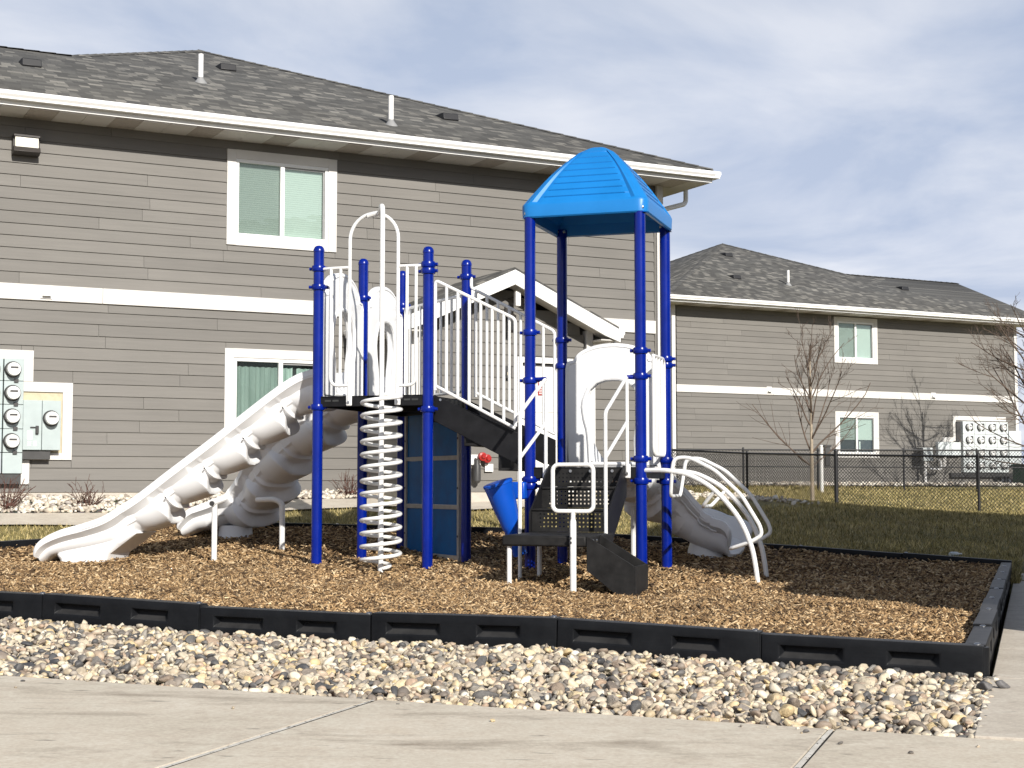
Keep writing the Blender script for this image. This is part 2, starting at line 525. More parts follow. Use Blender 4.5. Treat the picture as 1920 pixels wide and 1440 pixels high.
class MB:
    """collects shapes that make up ONE part"""

    def __init__(s):
        s.v = []
        s.f = []

    def add(s, V, F):
        o = len(s.v)
        s.v += [tuple(p) for p in V]
        s.f += [tuple(i + o for i in q) for q in F]
        return s

    def box(s, x0, x1, y0, y1, z0, z1, M=None):
        V = [(x, y, z) for z in (z0, z1) for y in (y0, y1) for x in (x0, x1)]
        if M is not None:
            V = [M @ Vector(p) for p in V]
        return s.add(V, [(0, 2, 3, 1), (4, 5, 7, 6), (0, 1, 5, 4), (2, 6, 7, 3), (0, 4, 6, 2), (1, 3, 7, 5)])

    def prism(s, pts, d):
        """polygon (list of 3D points) pushed along the vector d"""
        n = len(pts)
        P = [Vector(p) for p in pts]
        D = Vector(d)
        V = P + [p + D for p in P]
        F = [tuple(range(n))[::-1], tuple(range(n, 2 * n))]
        F += [(i, (i + 1) % n, n + (i + 1) % n, n + i) for i in range(n)]
        return s.add(V, F)

    def tube(s, path, r, n=10, closed=False, cap=True, r_fn=None):
        P = [Vector(p) for p in path]
        m = len(P)
        T = []
        for i in range(m):
            if closed:
                d = P[(i + 1) % m] - P[i - 1]
            else:
                d = P[min(i + 1, m - 1)] - P[max(i - 1, 0)]
            if d.length < 1e-9:
                d = Vector((0, 0, 1))
            T.append(d.normalized())
        a = Vector((0, 0, 1)) if abs(T[0].z) < 0.9 else Vector((1, 0, 0))
        N = T[0].cross(a).normalized()
        V = []
        for i in range(m):
            if i:
                N = N - T[i] * N.dot(T[i])
                if N.length < 1e-6:
                    N = T[i].orthogonal()
                N.normalize()
            Bn = T[i].cross(N)
            rr = r_fn(i / max(1, m - 1)) if r_fn else r
            V += [P[i] + (N * math.cos(2 * math.pi * j / n) + Bn * math.sin(2 * math.pi * j / n)) * rr for j in range(n)]
        F = []
        for i in range(m if closed else m - 1):
            i2 = (i + 1) % m
            F += [(i * n + j, i * n + (j + 1) % n, i2 * n + (j + 1) % n, i2 * n + j) for j in range(n)]
        if cap and not closed:
            F.append(tuple(range(n))[::-1])
            F.append(tuple((m - 1) * n + j for j in range(n)))
        return s.add(V, F)

    def lathe(s, prof, n=18, M=None):
        """profile (r, z) turned about the z axis"""
        V = []
        for r, z in prof:
            V += [Vector((r * math.cos(2 * math.pi * j / n), r * math.sin(2 * math.pi * j / n), z)) for j in range(n)]
        if M is not None:
            V = [M @ p for p in V]
        F = []
        for i in range(len(prof) - 1):
            F += [(i * n + j, i * n + (j + 1) % n, (i + 1) * n + (j + 1) % n, (i + 1) * n + j) for j in range(n)]
        F.append(tuple(range(n))[::-1])
        F.append(tuple((len(prof) - 1) * n + j for j in range(n)))
        return s.add(V, F)

    def mesh(s, name, mat, sharp=35):
        me = bpy.data.meshes.new(name)
        me.from_pydata(s.v, [], s.f)
        bm = bmesh.new()
        bm.from_mesh(me)
        bmesh.ops.recalc_face_normals(bm, faces=bm.faces)
        if sharp:
            a = math.radians(sharp)
            for f in bm.faces:
                f.smooth = True
            for e in bm.edges:
                if len(e.link_faces) == 2 and e.calc_face_angle(0) > a:
                    e.smooth = False
        bm.to_mesh(me)
        bm.free()
        me.materials.append(MATS[mat])
        return me

    def build(s, name, mat, parent=None, sharp=35, bevel=0.0, loc=None):
        o = bpy.data.objects.new(name, s.mesh(name, mat, sharp))
        if bevel:
            m = o.modifiers.new('bevel', 'BEVEL')
            m.width = bevel
            m.segments = 2
            m.limit_method = 'ANGLE'
            m.angle_limit = math.radians(40)
        if loc is not None:
            o.location = loc
        return link(o, parent)


def fillet(path, rad, n=6):
    """round the corners of a polyline"""
    P = [Vector(p) for p in path]
    out = [P[0]]
    for i in range(1, len(P) - 1):
        a, b, c = P[i - 1], P[i], P[i + 1]
        d1 = (a - b)
        d2 = (c - b)
        r = min(rad, d1.length * 0.48, d2.length * 0.48)
        p1 = b + d1.normalized() * r
        p2 = b + d2.normalized() * r
        for k in range(n + 1):
            t_ = k / n
            out.append(p1.lerp(b, t_).lerp(b.lerp(p2, t_), t_))
    out.append(P[-1])
    return out


def spline(pts, n):
    """Catmull-Rom through the points, n samples"""
    P = [np.array(p, dtype=float) for p in pts]
    P = [2 * P[0] - P[1]] + P + [2 * P[-1] - P[-2]]
    m = len(P) - 3
    out = []
    for i in range(n):
        t_ = i / (n - 1) * m
        k = min(int(t_), m - 1)
        u = t_ - k
        a, b, c, d = P[k], P[k + 1], P[k + 2], P[k + 3]
        out.append(0.5 * ((2 * b) + (-a + c) * u + (2 * a - 5 * b + 4 * c - d) * u * u + (-a + 3 * b - 3 * c + d) * u ** 3))
    return out


def outline_mesh(name, loops, ext, bev, mat):
    """flat outline with holes, given thickness and rounded rims (XY plane, thickness along Z)"""
    cu = bpy.data.curves.new(name, 'CURVE')
    cu.dimensions = '2D'
    cu.fill_mode = 'BOTH'
    cu.extrude = ext
    cu.bevel_depth = bev
    cu.bevel_resolution = 2
    for lp in loops:
        s = cu.splines.new('POLY')
        s.points.add(len(lp) - 1)
        for p, q in zip(s.points, lp):
            p.co = (q[0], q[1], 0, 1)
        s.use_cyclic_u = True
    tmp = bpy.data.objects.new('tmp', cu)
    col.objects.link(tmp)
    dg = bpy.context.evaluated_depsgraph_get()
    me = bpy.data.meshes.new_from_object(tmp.evaluated_get(dg))
    bpy.data.objects.remove(tmp)
    me.name = name
    me.materials.clear()
    me.materials.append(MATS[mat])
    bm = bmesh.new()
    bm.from_mesh(me)
    bmesh.ops.remove_doubles(bm, verts=bm.verts, dist=1e-5)
    for f in bm.faces:
        f.smooth = True
    for e in bm.edges:
        if len(e.link_faces) == 2 and e.calc_face_angle(0) > math.radians(40):
            e.smooth = False
    bm.to_mesh(me)
    bm.free()
    return me


def obj(name, me, parent=None, M=None):
    o = bpy.data.objects.new(name, me)
    if M is not None:
        o.matrix_local = M
    return link(o, parent)


def copy_tree(o, parent=None):
    c = o.copy()
    col.objects.link(c)
    c.parent = parent
    for ch in list(o.children):
        copy_tree(ch, c)
    return c


def at(u, v, D):
    """the point seen at a pixel of the photograph, at the ground distance D"""
    xc, yc = (u - 960) / FPX, (720 - v) / FPX
    s, c = math.sin(PITCH), math.cos(PITCH)
    dy, dz = c - yc * s, s + yc * c
    k = D / dy
    return Vector((xc * k, D, CAMZ + dz * k))


# ------------------------------------------------------------------ terrain
def tps(pts):
    P = np.array(pts, dtype=float)
    n = len(P)

    def U(r2):
        return np.where(r2 > 0, 0.5 * r2 * np.log(np.maximum(r2, 1e-12)), 0.0)
    d2 = ((P[:, None, :2] - P[None, :, :2]) ** 2).sum(-1)
    K = U(d2) + np.eye(n) * 0.4
    Q = np.c_[np.ones(n), P[:, :2]]
    A = np.block([[K, Q], [Q.T, np.zeros((3, 3))]])
    w = np.linalg.solve(A, np.r_[P[:, 2], np.zeros(3)])

    def fn(x, y):
        x = np.asarray(x, dtype=float)
        y = np.asarray(y, dtype=float)
        r2 = (x[..., None] - P[:, 0]) ** 2 + (y[..., None] - P[:, 1]) ** 2
        return (U(r2) * w[:n]).sum(-1) + w[n] + w[n + 1] * x + w[n + 2] * y
    return fn


FR = np.array([2.572, 8.33])                 # front right corner of the play area
EK = np.array([-0.9427, 0.3338])             # along the front border, to the left
EQ = np.array([-0.3338, -0.9427])            # from the front border towards the viewer
ES = np.array([0.3250, 0.9457])              # along the right border, away
BR = FR + ES * 9.76
EB = np.array([-0.9457, 0.3250])             # along the back border, to the left
BL = BR + EB * 11.0
EL = np.array([-0.50, -0.866])               # along the left border, nearer
FL = FR + EK * 12.85

W1 = np.array([-7.375, 21.9])
WA = math.atan2(0.464, 0.886)
WD = np.array([math.cos(WA), math.sin(WA)])
WN = np.array([math.sin(WA), -math.cos(WA)])  # out of the wall
BASE1 = 0.896
BASE2 = 1.03
W2 = np.array([4.93, 46.4])


def wp(s, p, w=W1):
    q = w + WD * s + WN * p
    return q[0], q[1]


terr_pts = [(2.6, 8.3, -0.06), (4.3, 12.5, -0.05), (5.9, 17.6, 0.03), (4.4, 18.4, 0.17), (3.0, 18.9, 0.28), (-0.2, 20.2, 0.45), (-2.7, 21.0, 0.49), (-4.7, 21.6, 0.52),
            (-6.3, 18.9, 0.33), (-7.6, 16, 0.30), (-9.5, 12.6, 0.30), (-12, 8, 0.2),
            (*wp(-3, 1.9), 0.50), (*wp(0, 1.9), 0.50), (*wp(3, 1.9), 0.62), (*wp(5.7, 1.9), 0.70), (*wp(9, 2.6), 0.72), (*wp(12, 2), 0.74),
            (*wp(-3, 1.0), 0.60), (*wp(0, 1.0), 0.60), (*wp(3, 1.0), 0.74), (*wp(5.7, 1.0), 0.80), (*wp(12, .6), 0.82),
            (*wp(-6, 0), 0.86), (*wp(0, 0), 0.86), (*wp(6, 0), 0.87), (*wp(11.3, 0), 0.86), (*wp(11, -8), 0.86), (*wp(0, -8), 0.86),
            (5.88, 38, 0.585), (7.4, 34.5, 0.47), (9.98, 32.5, 0.41), (8.4, 25, 0.34), (6.5, 21, 0.20), (12, 22, 0.22), (14, 30, 0.4),
            (*wp(0, 0, W2), 1.0), (*wp(7, 0, W2), 1.0), (*wp(14, 0, W2), 1.0), (*wp(0, 3, W2), 0.90), (*wp(7, 3, W2), 0.90), (*wp(14, 3, W2), 0.90), (*wp(7, -12, W2), 1.0),
            (4, 33, 0.72), (3.5, 40, 0.82), (30, 30, 0.4), (30, 0, 0), (0, -30, 0), (-30, -20, 0.2), (-30, 10, 0.4), (-30, 40, 0.9), (40, 60, 1.0), (0, 80, 1.2), (-40, 80, 1.2),
            (0, 0, -0.1), (0, 5, -0.1), (3, 5, -0.1), (6, 8, -0.06), (8, 14, 0.0), (-6, 8, 0.05)]
terrain_f = tps(terr_pts)


def terrain(x, y):
    x = np.asarray(x, dtype=float)
    y = np.asarray(y, dtype=float)
    r = np.sqrt(x * x + (y - 20) ** 2)
    w = np.clip((r - 55) / 40, 0, 1)
    xs, ys = x.copy(), y.copy()
    k = np.where(r > 60, 60 / np.maximum(r, 1e-6), 1.0)
    return terrain_f(xs * k, 20 + (ys - 20) * k) * (1 - w) + 1.0 * w


mulch_pts = [(2.5, 8.45, .12), (1.385, 8.73, .15), (.234, 9.14, .185), (-.911, 9.55, .185), (-2.06, 9.95, .20), (-3.21, 10.36, .24), (-6, 11.3, .29), (-9.5, 12.7, .34),
             (4.1, 12.9, .10), (5.7, 17.5, .11), (4.9, 17.8, .17), (3.1, 18.45, .285), (1.5, 19.0, .38), (-.14, 19.5, .44), (-2.7, 20.4, .475), (-4.6, 21.0, .495), (-5.87, 19.0, .31), (-7.5, 16.2, .27),
             (-2.11, 16.5, .15), (-.89, 16.1, .145), (-1.74, 17.66, .18), (-.55, 17.3, .17), (-1.3, 18.8, .26), (.19, 15.76, .145), (1.3, 15.4, .13), (1.7, 16.6, .15), (.6, 16.9, .16),
             (.9, 13.7, .07), (-.1, 14.0, .10), (2.35, 14.9, .08), (2.6, 15.5, .09), (2.5, 17.5, .20), (-5.4, 17.7, .14), (-4.4, 17.3, .14), (-3.4, 17.4, .20), (-3.9, 19.8, .36),
             (0, 12, .15), (-3, 13, .19), (2.5, 12, .10)]
mulch_f = tps(mulch_pts)


def mulch_z(x, y):
    x = np.asarray(x, dtype=float)
    y = np.asarray(y, dtype=float)
    hol = 0.0
    for (hx, hy, hr, hd) in ((-5.45, 17.75, .55, .05), (2.95, 17.2, .5, .05), (2.45, 14.7, .5, .04), (.95, 13.4, .45, .04), (-1.4, 15.7, .5, .03), (-4.3, 20.1, .5, .04)):
        hol = hol - hd * np.exp(-((x - hx) ** 2 + (y - hy) ** 2) / hr ** 2) + .35 * hd * np.exp(-((x - hx) ** 2 + (y - hy) ** 2) / (2.2 * hr) ** 2)
    return mulch_f(x, y) + hol + 0.022 * np.sin(x * 1.7 + y * .9) * np.sin(y * 1.3 - x * .6) + 0.014 * np.sin(x * 3.1 + 1.3 * np.sin(y * 1.7)) * np.sin(y * 2.6 + x) + 0.008 * np.sin(x * 7.3 + y * 2.0) * np.sin(y * 6.1 - x * 3)


def quad_grid(name, A, B, C, D, nu, nv, zf, mat, dz=0.0, parent=None):
    """A-B along u, D-C opposite; a sheet draped over the height function"""
    A, B, C, D = map(np.asarray, (A, B, C, D))
    uu, vv = np.meshgrid(np.linspace(0, 1, nu + 1), np.linspace(0, 1, nv + 1))
    P = (A[None, None] * ((1 - uu) * (1 - vv))[..., None] + B * (uu * (1 - vv))[..., None] + C * (uu * vv)[..., None] + D * ((1 - uu) * vv)[..., None])
    z = zf(P[..., 0], P[..., 1]) + dz
    V = np.dstack([P, z]).reshape(-1, 3)
    i = np.arange(nu * nv)
    r, c = i // nu, i % nu
    a = r * (nu + 1) + c
    F = np.c_[a, a + 1, a + nu + 2, a + nu + 1]
    # keep faces upward
    n = np.cross(V[F[0, 1]] - V[F[0, 0]], V[F[0, 2]] - V[F[0, 0]])
    if n[2] < 0:
        F = F[:, ::-1]
    return np_mesh(name, V, F, mat, parent, smooth=True)


def in_quad(x, y, Q):
    Q = [np.asarray(q) for q in Q]
    s = None
    ok = np.ones_like(x, dtype=bool)
    area = sum(Q[i][0] * Q[(i + 1) % 4][1] - Q[(i + 1) % 4][0] * Q[i][1] for i in range(4))
    sg = 1 if area > 0 else -1
    for i in range(4):
        a, b = Q[i], Q[(i + 1) % 4]
        ok &= sg * ((b[0] - a[0]) * (y - a[1]) - (b[1] - a[1]) * (x - a[0])) > 0
    return ok


MQ = [FR, BR, BL, FL]
# lawn sheet: fine near, coarse out to the horizon, let down under the play area and the paved places
xs = np.r_[-900, -400, -200, -110, -70, -45, np.arange(-30, 30.1, 0.5), 45, 70, 110, 200, 400, 900]
ys = np.r_[-600, -300, -120, -60, -30, -15, np.arange(-8, 62.1, 0.5), 75, 95, 130, 200, 400, 1200]
gx, gy = np.meshgrid(xs, ys)
gz = terrain(gx, gy)
inside = in_quad(gx, gy, MQ)
gz = np.where(inside, gz - 0.55, gz)
nearc = (np.stack([gx - FR[0], gy - FR[1]], -1) @ EQ) > -0.05
gz = np.where(nearc, np.minimum(gz, -0.16), gz)
nx_, ny_ = len(xs), len(ys)
i = np.arange((nx_ - 1) * (ny_ - 1))
r, c = i // (nx_ - 1), i % (nx_ - 1)
a = r * nx_ + c
lawn = np_mesh('lawn', np.dstack([gx, gy, gz]), np.c_[a, a + 1, a + nx_ + 1, a + nx_], 'lawn', smooth=True)
tag(lawn, 'dormant olive and straw coloured lawn around the buildings', kind='structure')

IN_ = [FR + ES * .085 + EK * .085, BR - ES * .085 + EB * .085, BL - ES * .085 - EB * .06, FL + ES * .085]
mulch = quad_grid('mulch_bed', *IN_, 90, 120, mulch_z, 'mulch', -0.012)
tag(mulch, 'brown wood chip bed under the playground', kind='structure')


def kq(k, q):
    return FR + EK * k + EQ * q


def conc_z(x, y):
    k = (np.stack([np.asarray(x) - FR[0], np.asarray(y) - FR[1]], -1)) @ EK
    return 0.0116 * k


tops_front = [.301, .261, .243, .245, .205, .179]       # border top, joints from the left to the corner


def border_top(k):
    kk = np.array([0, 1.22, 2.44, 3.66, 4.88, 6.10, 9, 13])
    zz = np.array([.179, .205, .245, .243, .261, .301, .35, .40])
    return np.interp(k, kk, zz)


def gravel_z(x, y):
    d = np.stack([np.asarray(x) - FR[0], np.asarray(y) - FR[1]], -1)
    k, q = d @ EK, d @ EQ
    w = np.clip(q / 2.06, 0, 1)
    return (border_top(k) - 0.20) * (1 - w) + (0.0116 * k - 0.026) * w


# foreground pavement: slabs with pale sealed joints
pav = quad_grid('pavement', kq(-8, 2.075), kq(13, 2.075), kq(13, 22), kq(-8, 22), 30, 30, conc_z, 'joint_dirt', -0.010)
tag(pav, 'pale concrete pavement with sealed joints in the foreground', kind='structure')
kj = [-7.9, -5.84, -3.71, -1.58, 0.55, 2.68, 4.81, 6.94, 9.07, 11.2]
qj = [2.075, 6.6, 11.2, 15.8]
for ki in range(len(kj) - 1):
    for qi in range(3):
        k0, k1 = kj[ki] + .017, kj[ki + 1] - .017
        q0, q1 = qj[qi] + (.0 if qi == 0 else .012), qj[qi + 1] - .012
        m = MB()
        zt = .002
        cs = [kq(k0, q0), kq(k1, q0), kq(k1, q1), kq(k0, q1)]
        m.prism([(p[0], p[1], float(conc_z(p[0], p[1])) + zt) for p in cs], (0, 0, -0.14))
        m.build('slab', 'concrete', pav, bevel=0.006)

for ki in range(1, len(kj) - 1):
    m = MB()
    q_ = np.linspace(2.085, 15.7, 40)
    L_ = [(kj[ki] - .011 + rng.uniform(-.003, .003), kj[ki] + .011 + rng.uniform(-.003, .003)) for _ in q_]
    V = []
    for (ka, kb), qq in zip(L_, q_):
        for kk in (ka, kb):
            p_ = kq(kk, qq)
            V.append((p_[0], p_[1], float(conc_z(p_[0], p_[1])) + .0005))
    m.add(V, [(2 * j, 2 * j + 1, 2 * j + 3, 2 * j + 2) for j in range(len(q_) - 1)])
    m.build('joint_sealant', 'sealant', pav, sharp=0)

# walk along the right side of the play area
side_n = np.array([0.9457, -0.3250])


def sq(m_, w):
    """m_: metres away along the right border, w: metres to the right of it"""
    return FR + ES * m_ + side_n * w


walk = quad_grid('sidewalk', sq(-2.05, 0.13), sq(16, 0.13), sq(16, 1.65), sq(-2.05, 1.65), 20, 3, lambda x, y: np.zeros_like(x) + 0.004, 'sealant', -0.003)
tag(walk, 'concrete walk along the right side of the playground', kind='structure')
for j in range(12):
    m0, m1 = (-2.05, -.04, 1.50)[j] if j < 3 else 1.50 + (j - 2) * 1.52, (-.05, 1.49, 3.01)[j] if j < 3 else 1.49 + (j - 1) * 1.52
    m = MB()
    w0_, w1_ = (.012 if m0 < -.05 else .03), (.012 if m0 < -.05 else .03)
    m.prism([(*sq(m0, w0_), .008), (*sq(m1, w1_), .008), (*sq(m1, 1.64), .008), (*sq(m0, 1.64), .008)], (0, 0, -0.14))
    m.build('slab', 'concrete_walk', walk, bevel=0.006)

# walk and river rock along the house
def house_walk_z(x, y):
    return terrain(x, y)


walk2 = quad_grid('footpath', wp(-9, 1.0), wp(5.4, 1.0), wp(5.4, 1.95), wp(-9, 1.95), 60, 4, house_walk_z, 'concrete_walk', 0.03)
tag(walk2, 'concrete footpath along the near apartment building', kind='structure')
stoop = quad_grid('stoop', wp(5.4, 1.75), wp(9.4, 1.75), wp(9.4, 2.75), wp(5.4, 2.75), 40, 6, house_walk_z, 'concrete_walk', 0.034)
tag(stoop, 'concrete entry path in front of the porch', kind='structure')
bed1 = quad_grid('rock_bed', wp(-9, 0.0), wp(5.7, 0.0), wp(5.7, 1.0), wp(-9, 1.0), 60, 5, house_walk_z, 'gravel_base', 0.02)
tag(bed1, 'bed of pale river rock against the near apartment wall', kind='structure')
bed2 = quad_grid('rock_bed', wp(-1, 0.0, W2), wp(15.5, 0.0, W2), wp(15.5, 1.6, W2), wp(-1, 1.6, W2), 40, 5, house_walk_z, 'gravel_base', 0.02)
tag(bed2, 'bed of pale river rock against the far apartment wall', kind='structure')
gb = quad_grid('gravel_bed', kq(-0.0, 0.0), kq(12, 0.0), kq(12, 2.08), kq(-0.0, 2.08), 60, 12, gravel_z, 'gravel_base', -0.004)
tag(gb, 'river rock strip between playground border and pavement', kind='structure')


# ------------------------------------------------------------------ stones, chips, grass
def ico(sub):
    bm = bmesh.new()
    bmesh.ops.create_icosphere(bm, subdivisions=sub, radius=1.0)
    V = np.array([v.co[:] for v in bm.verts])
    F = np.array([[v.index for v in f.verts] for f in bm.faces])
    bm.free()
    return V, F


def rand_rot(n, tilt):
    az = rng.uniform(0, 2 * np.pi, n)
    tx = rng.normal(0, tilt, n)
    ty = rng.normal(0, tilt, n)
    ca, sa = np.cos(az), np.sin(az)
    cx, sx_ = np.cos(tx), np.sin(tx)
    cy, sy = np.cos(ty), np.sin(ty)
    Z = np.zeros((n, 3, 3)); Z[:, 0, 0] = ca; Z[:, 0, 1] = -sa; Z[:, 1, 0] = sa; Z[:, 1, 1] = ca; Z[:, 2, 2] = 1
    X = np.zeros((n, 3, 3)); X[:, 0, 0] = 1; X[:, 1, 1] = cx; X[:, 1, 2] = -sx_; X[:, 2, 1] = sx_; X[:, 2, 2] = cx
    Y = np.zeros((n, 3, 3)); Y[:, 1, 1] = 1; Y[:, 0, 0] = cy; Y[:, 0, 2] = sy; Y[:, 2, 0] = -sy; Y[:, 2, 2] = cy
    return X @ Y @ Z


def lumpy(V, n, amp):
    """n differently dented copies of the unit ball"""
    dirs = rng.normal(size=(n, 5, 3))
    dirs /= np.linalg.norm(dirs, axis=-1, keepdims=True)
    off = rng.uniform(0.34, 0.72, (n, 5))
    W = np.repeat(V[None], n, 0).copy()
    for j in range(5):                                    # plane cuts give flat faces and ridges
        d = np.einsum('nvk,nk->nv', W, dirs[:, j])
        ex = np.maximum(0, d - off[:, j][:, None])
        W -= ex[..., None] * dirs[:, j][:, None, :] * 0.85
    W *= 1 + rng.normal(0, amp, (n, V.shape[0], 1))
    return W


def stones(name, P, size, mat, sub=2, parent=None, flat=0.62, tilt=0.45, smooth=False):
    V, F = ico(sub)
    n = len(P)
    W = lumpy(V, n, 0.03)
    sc3 = np.c_[rng.uniform(0.75, 1.35, n), rng.uniform(0.65, 1.0, n), rng.uniform(flat - 0.15, flat + 0.15, n)] * np.asarray(size)[:, None]
    W = W * sc3[:, None, :]
    W = np.einsum('nij,nvj->nvi', rand_rot(n, tilt), W) + P[:, None, :]
    FF = (F[None] + (np.arange(n) * len(V))[:, None, None]).reshape(-1, 3)
    return np_mesh(name, W.reshape(-1, 3), FF, mat, parent, smooth)


# front gravel
gk, gq = np.meshgrid(np.arange(-0.04, 7.4, 0.0425), np.arange(0.02, 2.06, 0.0405))
gk = gk.ravel() + rng.uniform(-.022, .022, gk.size)
gq = gq.ravel() + rng.uniform(-.022, .022, gq.size)
ek, eq_ = rng.uniform(0, 7.2, 2600), rng.uniform(0.05, 2.0, 2600)
gk, gq = np.r_[gk, ek], np.r_[gq, eq_]
lay = np.r_[np.zeros(len(gk) - 2600), np.ones(2600)]
xy_ = FR[None] + gk[:, None] * EK + gq[:, None] * EQ
size = np.clip(rng.lognormal(math.log(0.0250), 0.32, len(gk)), 0.012, 0.058)
gz_ = gravel_z(xy_[:, 0], xy_[:, 1]) + 0.012 + lay * 0.020 + rng.uniform(-.008, .014, len(gk))
GP = np.c_[xy_, gz_]
dist = np.hypot(GP[:, 0], GP[:, 1])
show = size / dist * np.where((GP[:, 0] / GP[:, 1] < .34) & (GP[:, 0] / GP[:, 1] > -.34), 1, 0)
# the 300 that show largest are stones of their own
big_i = np.argsort(-show)[:284]
mask = np.ones(len(GP), bool)
mask[big_i] = False
st = stones('gravel', GP[mask], size[mask], 'stone_mix', 2, gb)
tag(st, kind='stuff')
Vi, Fi = ico(3)
protos = []
for W in lumpy(Vi, 14, 0.012):
    s3 = np.array([random.uniform(.8, 1.35), random.uniform(.7, 1.0), random.uniform(.5, .75)])
    me_o = np_mesh('stone', W * s3, Fi, 'stone_object', gb, True)
    protos.append(me_o.data)
    bpy.data.objects.remove(me_o)
for j in big_i:
    o = bpy.data.objects.new('stone', random.choice(protos))
    o.location = GP[j]
    o.scale = (size[j],) * 3
    o.rotation_euler = (random.gauss(0, .4), random.gauss(0, .4), random.uniform(0, 6.28))
    link(o, gb)

for _ in range(16):
    kk, qq = rng.uniform(-.5, 5.2), 2.10 + rng.exponential(.16)
    p_ = kq(kk, qq)
    sz = rng.uniform(.006, .015)
    o = bpy.data.objects.new('stone', random.choice(protos))
    o.location = (p_[0], p_[1], float(conc_z(p_[0], p_[1])) + .002 + sz * .4)
    o.scale = (sz,) * 3
    o.rotation_euler = (0, 0, random.uniform(0, 6.28))
    link(o, gb)

# stones of the beds by the houses
n = 3000
s_, p_ = rng.uniform(-1.5, 5.65, n), rng.uniform(0.03, 0.98, n)
c_ = rng.uniform(0, 1, n) < .16
s_ = np.where(c_, rng.uniform(9.5, 13.2, n), s_)
p_ = np.where(c_, rng.uniform(.1, 2.2, n), p_)
q = W1[None] + s_[:, None] * WD + p_[:, None] * WN
P = np.c_[q, terrain(q[:, 0], q[:, 1]) + 0.03 + rng.uniform(0, .035, n)]
tag(stones('river_rock', P, np.clip(rng.lognormal(math.log(.042), .3, n), .02, .09), 'stone_pale', 1, bed1), kind='stuff')
n = 1600
s_, p_ = rng.uniform(-0.6, 15.4, n), rng.uniform(0.05, 1.6, n)
q = W2[None] + s_[:, None] * WD + p_[:, None] * WN
P = np.c_[q, terrain(q[:, 0], q[:, 1]) + 0.04 + rng.uniform(0, .05, n)]
tag(stones('river_rock', P, np.clip(rng.lognormal(math.log(.07), .3, n), .03, .13), 'stone_pale', 1, bed2), kind='stuff')

# wood chips: small bent wedges, denser where they show larger
def chips(n, dmin, dmax, scale):
    X = []
    while len(X) < n:
        D = rng.uniform(dmin, dmax, n * 2)
        u = rng.uniform(-0.46, 0.40, n * 2)
        x = u * D
        ok = in_quad(x, D, [FR + ES * .135 + EK * .135, BR - ES * .135 + EB * .135, BL - ES * .135 - EB * .1, FL + ES * .135])
        X += list(zip(x[ok], D[ok]))
    X = np.array(X[:n])
    L_ = rng.uniform(0.016, 0.042, n) * scale
    Wd = rng.uniform(0.005, 0.012, n) * scale
    H = rng.uniform(0.003, 0.007, n) * scale
    base = np.array([(-1, -1, 0), (1, -.7, 0), (1, .7, .2), (-1, 1, .3), (-.8, -.4, 1.6), (.9, 0, 1.3)], dtype=float)
    V = np.repeat(base[None], n, 0) * np.c_[L_, Wd, H][:, None, :] + rng.normal(0, 0.0012, (n, 6, 3))
    V = np.einsum('nij,nvj->nvi', rand_rot(n, 0.38), V)
    z = mulch_z(X[:, 0], X[:, 1]) + rng.uniform(-0.006, 0.016, n)
    V += np.c_[X, z][:, None, :]
    T = np.array([(0, 1, 5), (0, 5, 4), (1, 2, 5), (2, 3, 4), (2, 4, 5), (3, 0, 4), (0, 3, 2), (0, 2, 1)])
    F = (T[None] + (np.arange(n) * 6)[:, None, None]).reshape(-1, 3)
    return V.reshape(-1, 3), F


Va, Fa = chips(60000, 8.2, 13.5, 1.0)
Vb, Fb = chips(53000, 13.0, 21.5, 1.25)
Vc, Fc = chips(2200, 8.2, 17.0, 1.5)
wc = np_mesh('wood_chips', np.r_[Va, Vb, Vc], np.r_[Fa, Fb + len(Va), Fc + len(Va) + len(Vb)], 'chip', mulch)
tag(wc, kind='stuff')

# grass blades: short dormant turf
def grass(n):
    pts = []
    got = 0
    wq = [np.array(wp(-9, 2.0)), np.array(wp(5.35, 2.0)), np.array(wp(5.35, -1)), np.array(wp(-9, -1))]
    wq2 = [np.array(wp(5.3, 2.8)), np.array(wp(12.5, 2.8)), np.array(wp(12.5, -6)), np.array(wp(5.3, -6))]
    bq = [np.array(wp(-3, 1.5, W2)), np.array(wp(18, 1.5, W2)), np.array(wp(18, -9, W2)), np.array(wp(-3, -9, W2))]
    sw = [sq(-3, .1), sq(17, .1), sq(17, 1.66), sq(-3, 1.66)]
    while got < n:
        D = 16 + 31 * rng.uniform(0, 1, n) ** 1.7
        x = rng.uniform(-0.44, 0.50, n) * D
        ok = ~in_quad(x, D, [FR, BR + ES * .12, BL + EB * .1 + ES * .12, FL + EK * .3]) & ~in_quad(x, D, wq) & ~in_quad(x, D, wq2) & ~in_quad(x, D, bq) & ~in_quad(x, D, sw)
        pts.append(np.c_[x, D][ok])
        got += ok.sum()
    X = np.concatenate(pts)[:n]
    h = rng.uniform(0.025, 0.06, n) * (0.8 + X[:, 1] / 60)
    w = 0.0035 * (0.6 + X[:, 1] / 22)
    az = rng.uniform(0, 2 * np.pi, n)
    lean = rng.normal(0, 0.55, (n, 2)) * h[:, None]
    z = terrain(X[:, 0], X[:, 1]) - 0.004
    b = np.c_[np.cos(az), np.sin(az)] * w[:, None]
    V = np.stack([np.c_[X - b, z], np.c_[X + b, z], np.c_[X + lean + b * .4, z + h], np.c_[X + lean - b * .4, z + h]], 1)
    F = np.arange(n * 4).reshape(n, 4)
    return V.reshape(-1, 3), F


V, F = grass(180000)
gs = np_mesh('grass', V, F, 'grass_blade')
tag(gs, 'short dormant grass blades covering the lawn', 'grass', kind='stuff')

# ------------------------------------------------------------------ buildings
PITCH_R = 0.418
EAVE = 5.72
OV = 0.70


